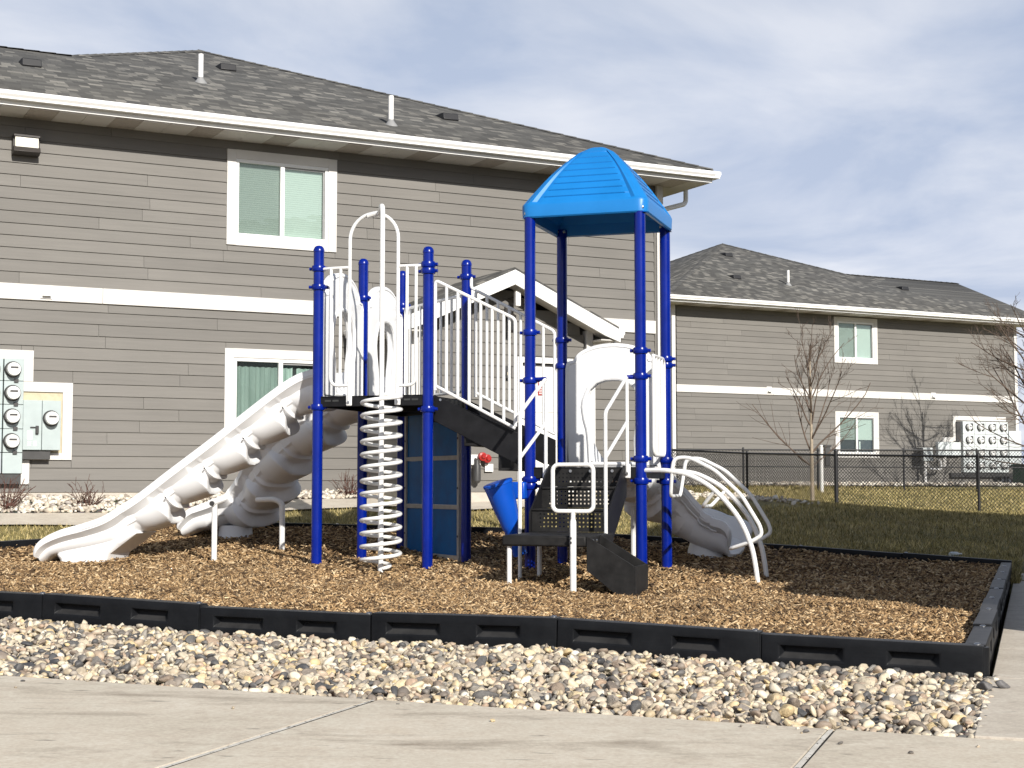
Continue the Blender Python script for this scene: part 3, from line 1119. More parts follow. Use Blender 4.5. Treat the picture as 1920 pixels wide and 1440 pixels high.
def lap(parent, x0, x1, z0, z1, rects, T, rnd, course=0.178, zb=0.0, xlim=None):
    """lap siding: every board a piece of its own. rects: openings (x0, x1, z0, z1). T maps (along, out, up) to the building"""
    n0 = int(math.floor((z0 - zb) / course))
    k = n0
    while zb + k * course < z1 - 0.01:
        a, b = max(z0, zb + k * course), min(z1, zb + (k + 1) * course)
        if b - a < 0.02:
            k += 1
            continue
        lo, hi = (x0, x1) if xlim is None else xlim((a + b) / 2)
        if hi - lo < 0.05:
            k += 1
            continue
        segs = [(lo, hi, a, b)]
        for (rx0, rx1, rz0, rz1) in rects:
            nxt = []
            for (sx0, sx1, sa, sb) in segs:
                if rx1 <= sx0 or rx0 >= sx1 or rz1 <= sa or rz0 >= sb:
                    nxt.append((sx0, sx1, sa, sb))
                    continue
                if rx0 > sx0: nxt.append((sx0, rx0, sa, sb))
                if rx1 < sx1: nxt.append((rx1, sx1, sa, sb))
                if rz0 > sa + .015: nxt.append((max(sx0, rx0), min(sx1, rx1), sa, rz0))
                if rz1 < sb - .015: nxt.append((max(sx0, rx0), min(sx1, rx1), rz1, sb))
            segs = nxt
        jo = rnd.choice([0.0, 1.22, 2.44, 0.61, 1.83]) + rnd.uniform(-.1, .1)
        for (sx0, sx1, sa, sb) in segs:
            cuts = [sx0]
            j = x0 + jo - 3.66
            while j < sx1:
                if sx0 + 0.25 < j < sx1 - 0.25:
                    cuts.append(j)
                j += 3.66
            cuts.append(sx1)
            for c0, c1 in zip(cuts[:-1], cuts[1:]):
                e = 0.002
                t0 = (sa - a) / max(b - a, 1e-6)
                yb = -0.028 + 0.020 * t0
                yt = -0.028 + 0.020 * ((sb - a) / max(b - a, 1e-6)) - 0.001
                zt = sb + (0.018 if sb >= b - 1e-6 else 0)
                V = [T(c0 + e, 0.004, sa), T(c1 - e, 0.004, sa), T(c1 - e, yb, sa), T(c0 + e, yb, sa), T(c0 + e, 0.004, zt), T(c1 - e, 0.004, zt), T(c1 - e, yt, zt), T(c0 + e, yt, zt)]
                m = MB().add(V, [(0, 1, 2, 3), (4, 7, 6, 5), (3, 2, 6, 7), (1, 0, 4, 5), (0, 3, 7, 4), (2, 1, 5, 6)])
                m.build('siding_board', 'siding', parent, sharp=0)
        k += 1


def window(parent, x0, x1, z0, z1, kind='blind', y=0.0):
    """casing, vinyl slider frame, two panes and what hangs behind them. y: plane of the wall"""
    cw = 0.142
    m = MB()
    m.box(x0, x0 + cw, y - .046, y + .02, z0 + .003, z1 - .003).box(x1 - cw, x1, y - .046, y + .02, z0 + .003, z1 - .003)
    m.box(x0 + cw, x1 - cw, y - .044, y + .02, z0, z0 + cw).box(x0 + cw, x1 - cw, y - .044, y + .02, z1 - cw, z1)
    win = m.build('window', 'trim', parent, bevel=.004)
    fx0, fx1, fz0, fz1 = x0 + cw, x1 - cw, z0 + cw, z1 - cw
    fw = .055
    m = MB()
    m.box(fx0, fx0 + fw, y - .03, y + .05, fz0, fz1).box(fx1 - fw, fx1, y - .03, y + .05, fz0, fz1)
    m.box(fx0 + fw, fx1 - fw, y - .03, y + .05, fz0, fz0 + fw).box(fx0 + fw, fx1 - fw, y - .03, y + .05, fz1 - fw, fz1)
    xm = (fx0 + fx1) / 2
    m.box(xm - .035, xm + .035, y - .026, y + .045, fz0 + fw, fz1 - fw)
    m.build('frame', 'vinyl', win, bevel=.004)
    for i_, (a, b) in enumerate(((fx0 + fw, xm - .035), (xm + .035, fx1 - fw))):
        MB().add([(a, y + .014, fz0 + fw), (b, y + .014, fz0 + fw), (b, y + .014, fz1 - fw), (a, y + .014, fz1 - fw)], [(0, 1, 2, 3)]).build('pane', 'glass', win, sharp=0)
        if i_ == 1:
            m = MB()
            m.box(b - .03, b - .002, y - .004, y + .01, fz0 + fw, fz1 - fw).box(a, b - .03, y - .004, y + .01, fz1 - fw - .03, fz1 - fw)
            m.build('sash_rail', 'grey_metal', win)
    MB().add([(fx0 + fw, y - .007, fz0 + fw), (xm - .035, y - .007, fz0 + fw), (xm - .035, y - .007, fz1 - fw), (fx0 + fw, y - .007, fz1 - fw)], [(0, 1, 2, 3)]).build('insect_screen', 'screen', win, sharp=0)
    if kind == 'blind':
        MB().box(fx0 + .02, fx1 - .02, y + .055, y + .06, fz0 + .02, fz1 - .02).build('blind', 'blind', win, sharp=0)
    elif kind == 'half':
        MB().box(fx0 + .02, fx1 - .02, y + .055, y + .06, fz0 + .45, fz1 - .02).build('blind', 'blind', win, sharp=0)
        m = MB().box(fx0 + .92, fx0 + .97, y + .058, y + .07, fz0 + .14, fz0 + .40, Matrix.Translation((0, 0, 0)))
        m.build('wand', 'white_paint', win)
    else:
        # curtain with folds hanging open
        n_ = 60
        V, F = [], []
        for j in range(n_ + 1):
            x = fx0 + .03 + (fx1 - fx0 - .06) * j / n_
            yy = y + .075 + .018 * math.sin(j * 1.25) + .006 * math.sin(j * 3.1)
            V += [(x, yy, fz0 + .02), (x, yy, fz1 - .12 - .015 * abs(math.sin(j * .8)))]
        F = [(2 * j, 2 * j + 2, 2 * j + 3, 2 * j + 1) for j in range(n_) if not (38 < j < 42)]
        MB().add(V, F).build('curtain', 'curtain', win, sharp=0)
    return win


def gutter(parent, p0, p1, out, name='gutter'):
    """K-style gutter from p0 to p1; out: unit vector away from the wall"""
    p0, p1, o = Vector(p0), Vector(p1), Vector(out)
    prof = [(0, .0), (.115, .0), (.128, -.012), (.128, -.055), (.10, -.095), (.10, -.122), (.005, -.122), (.005, -.03), (.0, -.03)]
    m = MB()
    m.prism([p0 + o * a + Vector((0, 0, b)) for a, b in prof], p1 - p0)
    return m.build(name, 'gutter', parent, sharp=20)


def lathe_at(parent, name, mat, prof, loc, n=18, rot=None):
    M = Matrix.Translation(loc)
    if rot is not None:
        M = M @ rot
    return MB().lathe(prof, n, M).build(name, mat, parent)


def downspout(parent, pts, r=.035, name='downspout'):
    return MB().tube(fillet(pts, .09), r, 8).build(name, 'gutter', parent)


def roof_items(bld, roof, vents, pipes):
    for (x, y, z) in vents:
        m = MB().prism([(x - .15, y - .10, z + .02), (x - .15, y - .06, z + .14), (x - .15, y + .28, z + .16), (x - .15, y + .28, z - .03), (x - .15, y - .02, z - .05)], (.30, 0, 0))
        m.build('roof_vent', 'black_wire', roof, bevel=.012)
    for (x, y, z) in pipes:
        pp = MB().lathe([(.045, -.1), (.045, .52), (.038, .52), (.038, .45)], 14, Matrix.Translation((x, y, z))).build('vent_pipe', 'white_paint', roof)
        MB().lathe([(.13, -.05), (.11, .02), (.05, .10), (.046, .12)], 14, Matrix.Translation((x, y, z))).build('flashing', 'grey_metal', pp)


def main_house(name, label, w, base, length, windows, trims, mirror, boards=True, extend=0.0, rnd_seed=3, band_x=None):
    """two-storey apartment house. x runs along the front wall, y into the house. The pyramid part stands at the right (or, mirrored, the left)"""
    rnd = random.Random(rnd_seed)
    b = empty(name, (w[0], w[1], base), WA)
    tag(b, label, 'building', 'grey apartment buildings')
    x0, x1 = -extend, length
    L0, L1 = x0, x1
    mx_ = (lambda x: x) if not mirror else (lambda x: (x0 + x1) - x)
    # inner walls
    m = MB()
    wing_a, wing_b = sorted((mx_(x1 - .03), mx_(x1 - 13.2)))
    wing_a, wing_b = max(wing_a, L0 + .03), min(wing_b, L1 - .03)
    m.box(L0 + .03, L1 - .03, .10, 6.8, 0.05, EAVE - .22)
    m.box(wing_a, wing_b, 6.8, 13.2, 0.05, EAVE - .22)
    m.build('inner_wall', 'interior', b, sharp=0)
    # side walls of plain board (seen only from the side)
    m = MB()
    for xx in (L0, L1 - .1):
        deep = 13.2 if ((xx > L0) != mirror) else 6.8
        m.box(xx, xx + .1, .0, deep, 0.0, EAVE - .2)
    m.build('side_wall', 'siding', b, sharp=0)
    MB().box(L0 - .02, L1 + .02, -.012, .12, -.6, 0.03).build('plinth', 'plinth', b, sharp=0)
    # siding and trim
    rects = [(a + .02, c - .02, d + .02, e - .02) for (a, c, d, e, k) in windows] + trims
    T = lambda x, y, z: (x, y, z)
    zb0, zb1 = 2.83, 3.06
    if boards:
        lap(b, L0 + .12, L1 - .12, 0.03, zb0, rects, T, rnd, zb=.03)
        lap(b, L0 + .12, L1 - .12, zb1, EAVE - .2, rects, T, rnd, zb=zb1)
    else:
        MB().box(L0 + .12, L1 - .12, -.02, .05, .03, EAVE - .2).build('wall_face', 'siding', b, sharp=0)
    xj = L0 + .1
    while xj < L1 - .1:
        xe = min(xj + 3.66, L1 - .1)
        MB().box(xj + .002, xe - .002, -.045, .02, zb0, zb1).build('band_board', 'trim', b, bevel=.004)
        xj = xe
    for xx in (L0, L1):
        MB().box(xx - .065, xx + .065, -.05, .08, 0.03, EAVE - .19).build('corner_board', 'trim', b, bevel=.004)
    for (a, c, d, e, k) in windows:
        window(b, a, c, d, e, k)
    # roof
    E0, E1 = L0 - OV, L1 + OV
    ez = EAVE
    Rx, Ry, Rz = E1 - 7.3, 6.6, ez + PITCH_R * 7.3
    Qx, Qy, Qz = Rx - 3.13, 3.47, ez + PITCH_R * 4.17
    C = (E1, -OV, ez)
    P = {'C': C, 'R': (Rx, Ry, Rz), 'Q': (Qx, Qy, Qz), 'C2': (E1, 13.9, ez), 'B': (Rx - 7.3, 13.9, ez), 'V': (Qx - 4.17, 7.64, ez), 'L': (E0, -OV, ez), 'LR': (E0, Qy, Qz), 'LB': (E0, 7.64, ez)}
    faces = [('L', 'C', 'R', 'Q', 'LR'), ('C', 'C2', 'R'), ('C2', 'B', 'R'), ('R', 'B', 'V', 'Q'), ('Q', 'V', 'LB', 'LR')]
    if Qx - 4.17 < E0:      # short main part: trim the valley at the gable
        t_ = Qx - E0
        P['V'] = (E0, Qy + t_, Qz - PITCH_R * t_)
        faces = [('L', 'C', 'R', 'Q', 'LR'), ('C', 'C2', 'R'), ('C2', 'B', 'R'), ('R', 'B', 'V', 'Q'), ('Q', 'V', 'LR')]
    keys = list(P)
    V = [(mx_(P[k][0]), P[k][1], P[k][2]) for k in keys]
    m = MB()
    m.add(V, [tuple(keys.index(k) for k in f) for f in faces])
    # underlay thickness at the eave
    roof = m.build('roof', 'shingle', b, sharp=8)
    sol = roof.modifiers.new('thickness', 'SOLIDIFY')
    sol.thickness = .035
    sol.offset = 1
    # ridge caps
    rc = MB()
    for a_, b_ in (('C', 'R'), ('R', 'Q'), ('Q', 'LR'), ('C2', 'R')):
        pa, pb = Vector(V[keys.index(a_)]), Vector(V[keys.index(b_)])
        d = (pb - pa)
        nn = max(1, int(d.length / .26))
        sd = d.cross(Vector((0, 0, 1))).normalized() * .14
        for j in range(nn):
            q0, q1 = pa + d * (j / nn), pa + d * ((j + 1.12) / nn)
            up0, up1 = Vector((0, 0, .055)), Vector((0, 0, .045))
            dn = Vector((0, 0, -.045))
            rc.add([q0 + sd + dn + up0, q0 + up0, q0 - sd + dn + up0, q1 + sd + dn + up1, q1 + up1, q1 - sd + dn + up1], [(0, 1, 4, 3), (1, 2, 5, 4), (0, 2, 1), (3, 4, 5)])
    rc.build('ridge_cap', 'shingle', roof, sharp=0)
    # eaves
    xa, xb = mx_(E0), mx_(E1)
    lo, hi = min(xa, xb), max(xa, xb)
    MB().box(lo, hi, -OV + .02, -OV + .045, ez - .20, ez - .012).build('fascia', 'gutter', b, sharp=0)
    gutter(b, (lo - .02, -OV + .018, ez - .012), (hi + .02, -OV + .018, ez - .012), (0, -1, 0))
    wx = mx_(E1)
    sg = 1 if wx > (L0 + L1) / 2 else -1
    MB().box(wx - .045 * sg if sg > 0 else wx + .02, wx - .02 if sg > 0 else wx + .045, -OV + .05, 13.85, ez - .20, ez - .014).build('fascia', 'gutter', b, sharp=0)
    gutter(b, (wx - .018 * sg, -OV - .1, ez - .014), (wx - .018 * sg, 13.9, ez - .014), (sg, 0, 0))
    # soffit panels, every third one vented
    xx = lo + .03
    j = 0
    while xx < hi - .06:
        xe = min(xx + .405, hi - .05)
        MB().box(xx + .003, xe - .003, -OV + .047, .02, ez - .215, ez - .19).build('soffit_panel', 'soffit_vent' if j % 3 == 2 else 'soffit', b, sharp=0)
        xx = xe
        j += 1
    ya = .03
    sx0, sx1 = (L1 + .07, E1 - .05) if sg > 0 else (E0 + .05, L0 - .07)
    MB().box(sx0, sx1, ya, 13.8, ez - .215, ez - .19).build('soffit_panel', 'soffit', b, sharp=0)
    # gable at the main part's end
    gx = mx_(E0 + OV)
    gxo = mx_(E0)
    g = MB()
    g.add([(gx, 0, ez - .2), (gx, 6.94, ez - .2), (gx, Qy, Qz - .25)], [(0, 1, 2)])
    g.build('gable_wall', 'siding', b, sharp=0)
    rk = MB()
    for (ya_, za_) in ((-OV, ez), (7.64, ez)):
        rk.prism([(gxo, ya_, za_ - .03), (gxo, Qy, Qz - .03), (gxo, Qy, Qz - .22), (gxo, ya_, za_ - .20)], (.03 if gxo < (L0 + L1) / 2 else -.03, 0, 0))
    rk.build('rake_board', 'gutter', b, sharp=0)
    return b, roof


# --- near house
L1_ = 11.31
WIN1 = [(3.30, 5.12, 3.86, 5.37, 'blind'), (3.30, 5.12, 0.74, 2.25, 'curtain')]
TR1 = [(-1.6, .27, .145, 2.09), (.27, .44, .50, 2.09), (.44, 1.008, .50, 1.635), (.27, .41, .145, .52), (5.72, 8.75, 0.0, 2.75)]
house1, roof1 = main_house('apartment_building', 'near grey two-storey apartment building with gabled porch behind the playground', W1, BASE1, L1_, WIN1, TR1, False, extend=6.0)


def on(bld, w, u, v, y=0.0, base=BASE1):
    """x, z on a plane y of a house that a pixel of the photograph looks at"""
    p = at(u, v, 1.0) - Vector((0, 0, CAMZ))
    n = np.array([-WN[0], -WN[1]])
    org = np.array(w) + n * y
    k = float(org @ n) / float(np.array([p.x, p.y]) @ n)
    q = np.array([p.x, p.y]) * k - np.array(w)
    return float(q @ WD), CAMZ + p.z * k - base


def on_roof(u, v, w, base):
    """x, y, z on the front slope"""
    lo, hi = -0.7, 9.0
    for _ in range(50):
        y = (lo + hi) / 2
        x, z = on(None, w, u, v, y, base)
        if z > EAVE + PITCH_R * (y + OV): lo = y
        else: hi = y
    return x, y, z


roof_items(house1, roof1, [on_roof(58, 128, W1, BASE1), on_roof(426, 135, W1, BASE1), on_roof(842, 228, W1, BASE1)],
           [on_roof(376, 158, W1, BASE1), on_roof(733, 238, W1, BASE1)])
# downspout elbow at the right end of the front wall
downspout(house1, [(12.07, .25, EAVE - .13), (12.07, .25, EAVE - .42), (11.42, .10, EAVE - .62), (11.42, .10, .1)], .045)
# small dryer vent on the band
vx, vz = on(house1, W1, 87, 549, -.05)
m = MB().box(vx - .085, vx + .085, -.062, -.04, vz - .085, vz + .085)
m.prism([(vx - .06, -.06, vz + .06), (vx - .06, -.12, vz - .05), (vx - .06, -.06, vz - .05)], (.12, 0, 0))
m.build('dryer_vent', 'white_paint', house1)

# porch: gabled entry in front of the wall
PX0, PX1, PY = 5.70, 8.77, -1.80
rnd = random.Random(11)
MB().box(PX0 + .03, PX1 - .03, PY + .10, -.02, 0.02, 2.5).build('porch_wall', 'interior', house1, sharp=0)
MB().box(PX0 - .02, PX1 + .02, PY - .012, .0, -.6, .03).build('plinth', 'plinth', house1, sharp=0)
AX, AZ, SL = 7.235, 3.46, 0.446
EZ = AZ - SL * 1.86
dx0, dz1 = on(house1, W1, 968, 669, PY)
dx1, _ = on(house1, W1, 1072, 675, PY)
door_r = (dx0, dx1, 0.0, dz1)


def gable_lim(z):
    top = AZ - .24
    if z <= EZ - .1:
        return PX0 + .1, PX1 - .1
    hw = max(0.0, (top - z) / SL)
    return max(PX0 + .1, AX - hw), min(PX1 - .1, AX + hw)


lap(house1, PX0 + .1, PX1 - .1, .03, AZ - .3, [door_r], lambda x, y, z: (x, PY + y, z), rnd, zb=.03, xlim=gable_lim)
lap(house1, .03, -PY - .1, .03, EZ + .02, [], lambda x, y, z: (PX0 + y, -x - .0, z), rnd, zb=.03)
for xx in (PX0, PX1):
    MB().box(xx - .06, xx + .06, PY - .05, PY + .08, .02, EZ - .02).build('corner_board', 'trim', house1, bevel=.004)
m = MB()
ro = .38
for sgn in (-1, 1):
    m.prism([(AX, PY - ro, AZ), (AX + sgn * 1.88, PY - ro, AZ - SL * 1.88), (AX + sgn * 1.88, PY - ro, AZ - SL * 1.88 + .035), (AX, PY - ro, AZ + .035)], (0, -PY + ro + .3, 0))
proof = m.build('porch_roof', 'shingle', house1, sharp=8)
m = MB()
for sgn in (-1, 1):
    m.prism([(AX, PY - ro - .02, AZ - .005), (AX + sgn * 1.90, PY - ro - .02, AZ - SL * 1.90 - .005), (AX + sgn * 1.90, PY - ro - .02, AZ - SL * 1.90 - .205), (AX + sgn * 1.62, PY - ro - .02, AZ - SL * 1.62 - .235), (AX, PY - ro - .02, AZ - .235)], (0, .035, 0))
m.build('rake_board', 'gutter', proof, bevel=.004)
m = MB()
for sgn in (-1, 1):
    m.prism([(AX, PY - ro + .02, AZ - .20), (AX + sgn * 1.86, PY - ro + .02, AZ - SL * 1.86 - .18), (AX + sgn * 1.86, PY - ro + .02, AZ - SL * 1.86 - .155), (AX, PY - ro + .02, AZ - .175)], (0, ro - .03, 0))
    m.box(AX + sgn * 1.86 - (.30 if sgn > 0 else 0), AX + sgn * 1.86 + (.30 if sgn < 0 else 0), PY - ro + .02, -.05, EZ - .20, EZ - .18)
m.build('porch_soffit', 'soffit', proof, sharp=0)
for sgn in (-1, 1):
    xx = AX + sgn * 1.865
    gutter(proof, (xx, PY - ro, AZ - SL * 1.87 - .02), (xx, -.06, AZ - SL * 1.87 - .02), (sgn, 0, 0))
downspout(proof, [(AX + 1.93, PY - .12, EZ - .17), (AX + 1.93, PY - .12, EZ - .27), (PX1 + .10, PY + .02, EZ - .46), (PX1 + .10, PY + .02, .1)])
# white door with frame, and a small red and white notice
m = MB()
m.box(dx0, dx0 + .09, PY - .05, PY + .06, .02, dz1).box(dx1 - .09, dx1, PY - .05, PY + .06, .02, dz1).box(dx0 + .09, dx1 - .09, PY - .05, PY + .06, dz1 - .09, dz1)
door = m.build('door', 'vinyl', house1, bevel=.004)
m = MB().box(dx0 + .09, dx1 - .09, PY - .01, PY + .05, .03, dz1 - .14)
xm = (dx0 + dx1) / 2
for zz0, zz1 in ((.2, .62), (.74, 1.16), (1.28, dz1 - .28)):
    for sgn in (-1, 1):
        m.box(xm + (.04 if sgn > 0 else -.36), xm + (.36 if sgn > 0 else -.04), PY - .022, PY - .008, zz0, zz1)
m.build('door_leaf', 'white_paint', door, bevel=.004)
MB().box(dx0 + .09, dx1 - .09, PY + .0, PY + .05, dz1 - .14, dz1 - .09).build('head_shadow', 'dark_metal', door, sharp=0)  # dark strip standing in for the shadow under the header
MB().lathe([(.012, -.02), (.03, 0), (.034, .03), (.02, .05)], 12, Matrix.Translation((dx1 - .16, PY - .03, .98)) @ Matrix.Rotation(math.pi / 2, 4, 'X')).build('door_knob', 'bolt_steel', door)
sx_, sz_ = on(house1, W1, 1015, 727, PY - .03)
nt = MB().box(sx_ - .06, sx_ + .06, PY - .034, PY - .024, sz_ - .12, sz_ + .12).build('notice', 'red_paint', door, sharp=0)
m = MB()
m.box(sx_ - .048, sx_ + .048, PY - .038, PY - .035, sz_ + .02, sz_ + .105)
for k in range(4):
    m.box(sx_ - .045, sx_ + random.uniform(.02, .045), PY - .038, PY - .035, sz_ - .10 + k * .027, sz_ - .088 + k * .027)
m.build('notice_text', 'white_paint', nt, sharp=0)


def house_thing(name, label, cat, w=W1, base=BASE1, group=None):
    e = empty(name, (w[0], w[1], base), WA)
    return tag(e, label, cat, group)


# wall pack light under the eave
lx, lz = on(None, W1, 49, 272, -.12)
e = house_thing('wall_light', 'dark bronze flood light under the eave at the far left of the near wall', 'light')
m = MB().box(lx - .19, lx + .19, -.14, -.03, lz - .15, lz + .14)
m.prism([(lx - .19, -.14, lz + .14), (lx - .19, -.20, lz + .10), (lx - .19, -.20, lz + .14)], (.38, 0, 0))
m.prism([(lx - .19, -.14, lz - .15), (lx - .19, -.24, lz - .12), (lx - .19, -.20, lz - .04), (lx - .19, -.14, lz - .04)], (.38, 0, 0))
m.build('housing', 'bronze', e, bevel=.008)
m = MB().prism([(lx - .165, -.14, lz + .12), (lx - .165, -.185, lz + .105), (lx - .165, -.205, lz - .05), (lx - .165, -.14, lz - .05)], (.33, 0, 0))
m.build('lens', 'lens', e, bevel=.006)


def meter(parent, x, y, z, r=.105):
    M = Matrix.Translation((x, y, z)) @ Matrix.Rotation(math.pi / 2, 4, 'X')
    o = MB().lathe([(r * 1.12, 0), (r * 1.12, .02), (r * 1.02, .03), (r * 1.02, .05)], 22, M).build('meter', 'dark_metal', parent)
    MB().lathe([(r * .93, .04), (r * .93, .10), (r * .86, .135), (r * .3, .145)], 22, M).build('meter_face', 'meter_face', o)
    MB().box(x - r * .5, x + r * .5, y - .152, y - .146, z + r * .1, z + r * .34).build('meter_display', 'dark_metal', o, sharp=0)
    return o


# meter bank at the left of the near wall
e = house_thing('meter_bank', 'blue grey electric meter cabinets in white trim at the left edge of the near wall', 'meter')
m = MB()
m.box(-1.6, .44, -.05, .03, 1.956, 2.09).box(.30, .44, -.05, .03, 1.635, 1.956)
m.build('trim_board', 'trim', e, bevel=.004)
m = MB().box(.30, 1.008, -.048, .03, 1.49, 1.633).box(.865, 1.008, -.048, .03, .50, 1.49).box(.68, .865, -.048, .03, .50, .60)
m.build('trim_board', 'trim', e, bevel=.004)
MB().box(.29, .41, -.05, .03, .145, .498).build('trim_board', 'trim', e, bevel=.004)
MB().box(.27, .87, -.02, .03, .50, 1.49).build('backing', 'sheathing', e, sharp=0)
MB().box(-1.6, .29, -.02, .02, .145, 1.96).build('backing', 'interior', e, sharp=0)
for cx in (-1.44, -1.15, -.86, -.57, -.28, .01):
    prev = .30
    zs = [.60, .94, 1.29, 1.63, 1.956]
    cab = MB().box(cx + .003, cx + .277, -.16, -.03, .30, .595).build('cabinet', 'meter_case', e, bevel=.006)
    for k in range(4):
        door_ = MB().box(cx + .003, cx + .277, -.165, -.03, zs[k] + .003, zs[k + 1] - .003).build('cabinet', 'meter_case', e, bevel=.006)
        zc = (.763, 1.117, 1.455, 1.795)[k]
        meter(e, cx + .12, -.165, zc)
        MB().box(cx + .14, cx + .20, -.19, -.165, zs[k] - .02, zs[k] + .03).build('seal_tag', 'dark_metal', cab, sharp=0)
MB().box(-1.6, .27, -.14, -.03, .15, .29).build('wireway', 'dark_metal', e, sharp=0)
c2 = MB().box(.283, .545, -.19, -.03, .64, 1.36).build('cabinet', 'meter_case', e, bevel=.006)
c3 = MB().box(.551, .815, -.19, -.03, .64, 1.36).build('cabinet', 'meter_case', e, bevel=.006)
meter(e, .672, -.19, 1.10)
m = MB().box(.455, .50, -.23, -.19, .87, .99).box(.38, .455, -.21, -.19, .955, .975)
m.build('latch', 'dark_metal', c2, bevel=.01)
MB().box(.345, .415, -.194, -.19, .79, .915).build('paper_label', 'white_paint', c2, sharp=0)
m = MB()
for k in range(3):
    m.box(.35, .40, -.194, -.19, .70 + k * .026, .715 + k * .026).box(.43, .475, -.194, -.19, .70 + k * .026, .715 + k * .026)
m.build('paper_label', 'white_paint', c2, sharp=0)
MB().box(.283, .68, -.15, -.03, .505, .635).build('wireway', 'dark_metal', e, sharp=0)

# fire hose connection on the wall behind the stairs
fx, fz = on(None, W1, 902, 872, PY - .12)
e = house_thing('hose_connection', 'red and white fire hose connection on the porch wall below the stairs', 'valve')
M = Matrix.Rotation(math.pi / 2, 4, 'X')
MB().box(fx - .20, fx + .02, PY - .07, PY - .03, fz + .0, fz + .16).build('wall_plate', 'white_paint', e, bevel=.006)
for k, (ox, oz) in enumerate(((.10, .10), (.02, .13))):
    MB().lathe([(.045, 0), (.05, .05), (.066, .06), (.066, .11), (.042, .12), (.025, .15)], 14, Matrix.Translation((fx + ox, PY - .04, fz + oz)) @ M).build('hose_cap', 'red_paint', e)
MB().box(fx + .10, fx + .24, PY - .06, PY - .04, fz - .10, fz + .02).build('paper_label', 'white_paint', e, sharp=0)
m = MB().lathe([(.03, 0), (.06, .04), (.06, .26), (.035, .32), (.03, .36)], 12, Matrix.Translation((fx - .07, PY - .12, fz - .28)))
m.tube([(fx - .07, PY - .12, fz + .05), (fx - .07, PY - .05, fz + .09)], .03, 8)
m.build('shut_off', 'dark_metal', e)

# porch lantern and camera
lx, lz = on(None, W1, 955, 600, PY - .1)
e = house_thing('porch_lantern', 'black wall lantern beside the white porch door', 'light')
m = MB().box(lx - .05, lx + .05, PY - .06, PY - .03, lz - .02, lz + .24)
m.tube(fillet([(lx, PY - .05, lz + .18), (lx, PY - .16, lz + .22), (lx, PY - .16, lz + .1)], .05), .012, 8)
m.build('bracket', 'bronze', e)
m = MB().lathe([(.03, .10), (.085, .06), (.085, .045)], 8, Matrix.Translation((lx, PY - .16, lz)))
m.lathe([(.07, -.20), (.075, -.185), (.05, -.17)], 8, Matrix.Translation((lx, PY - .16, lz)))
for k in range(4):
    a_ = math.pi / 4 + k * math.pi / 2
    m.tube([(lx + .07 * math.cos(a_), PY - .16 + .07 * math.sin(a_), lz - .19), (lx + .075 * math.cos(a_), PY - .16 + .075 * math.sin(a_), lz + .05)], .008, 6)
m.build('cage', 'bronze', e)
MB().lathe([(.055, -.17), (.06, .04)], 8, Matrix.Translation((lx, PY - .16, lz))).build('lantern_glass', 'interior', e)
lx, lz = on(None, W1, 970, 560, PY - .25)
e = house_thing('gable_camera', 'slim white camera housing hanging in the porch gable', 'camera')
MB().box(lx - .045, lx + .045, PY - .29, PY - .21, lz - .12, lz + .12).build('housing', 'white_paint', e, bevel=.012)
MB().tube([(lx - .04, PY - .03, lz + .02), (lx - .02, PY - .22, lz + .02)], .015, 8).build('bracket', 'bronze', e)
lx, lz = on(None, W1, 952, 698, PY - .05)
e = house_thing('door_intercom', 'small black intercom box left of the porch door', 'intercom')
MB().box(lx - .05, lx + .05, PY - .09, PY - .03, lz - .10, lz + .10).build('case', 'dark_metal', e, bevel=.008)
MB().box(lx - .03, lx + .03, PY - .094, PY - .09, lz - .05, lz + .0).build('keypad', 'sheathing', e, sharp=0)

# --- far house
WIN2 = [(6.25, 8.07, 3.95, 5.46, 'blind'), (6.25, 8.07, 0.86, 2.37, 'half')]
TRM = [(11.15, 14.0, .0, 2.3)]
house2, roof2 = main_house('apartment_building', 'far grey two-storey apartment building beyond the chain-link fence', W2, BASE2, 14.3, WIN2, [], True, rnd_seed=8)
roof_items(house2, roof2, [on_roof(1365, 482, W2, BASE2), on_roof(1380, 524, W2, BASE2), on_roof(1695, 545, W2, BASE2)], [on_roof(1478, 536, W2, BASE2)])
for uu, vv in ((1442, 731), (1750, 742)):
    vx, vz = on(house2, W2, uu, vv, -.05, BASE2)
    m = MB().box(vx - .10, vx + .10, -.062, -.04, vz - .10, vz + .10)
    m.prism([(vx - .07, -.06, vz + .06), (vx - .07, -.14, vz - .06), (vx - .07, -.06, vz - .06)], (.14, 0, 0))
    m.build('dryer_vent', 'white_paint', house2)

# meter bank of the far house, drawn up from the photograph's pixels on that wall
e = house_thing('meter_bank', 'pale meter bank of sixteen meters on the far apartment wall behind the fence', 'meter', W2, BASE2)


def r2(u0, v0, u1, v1):
    a, zb = on(None, W2, u0, v1, 0, BASE2)
    c, zt = on(None, W2, u1, v0, 0, BASE2)
    _, zt2 = on(None, W2, u0, v0, 0, BASE2)
    return a, c, zb, (zt + zt2) / 2


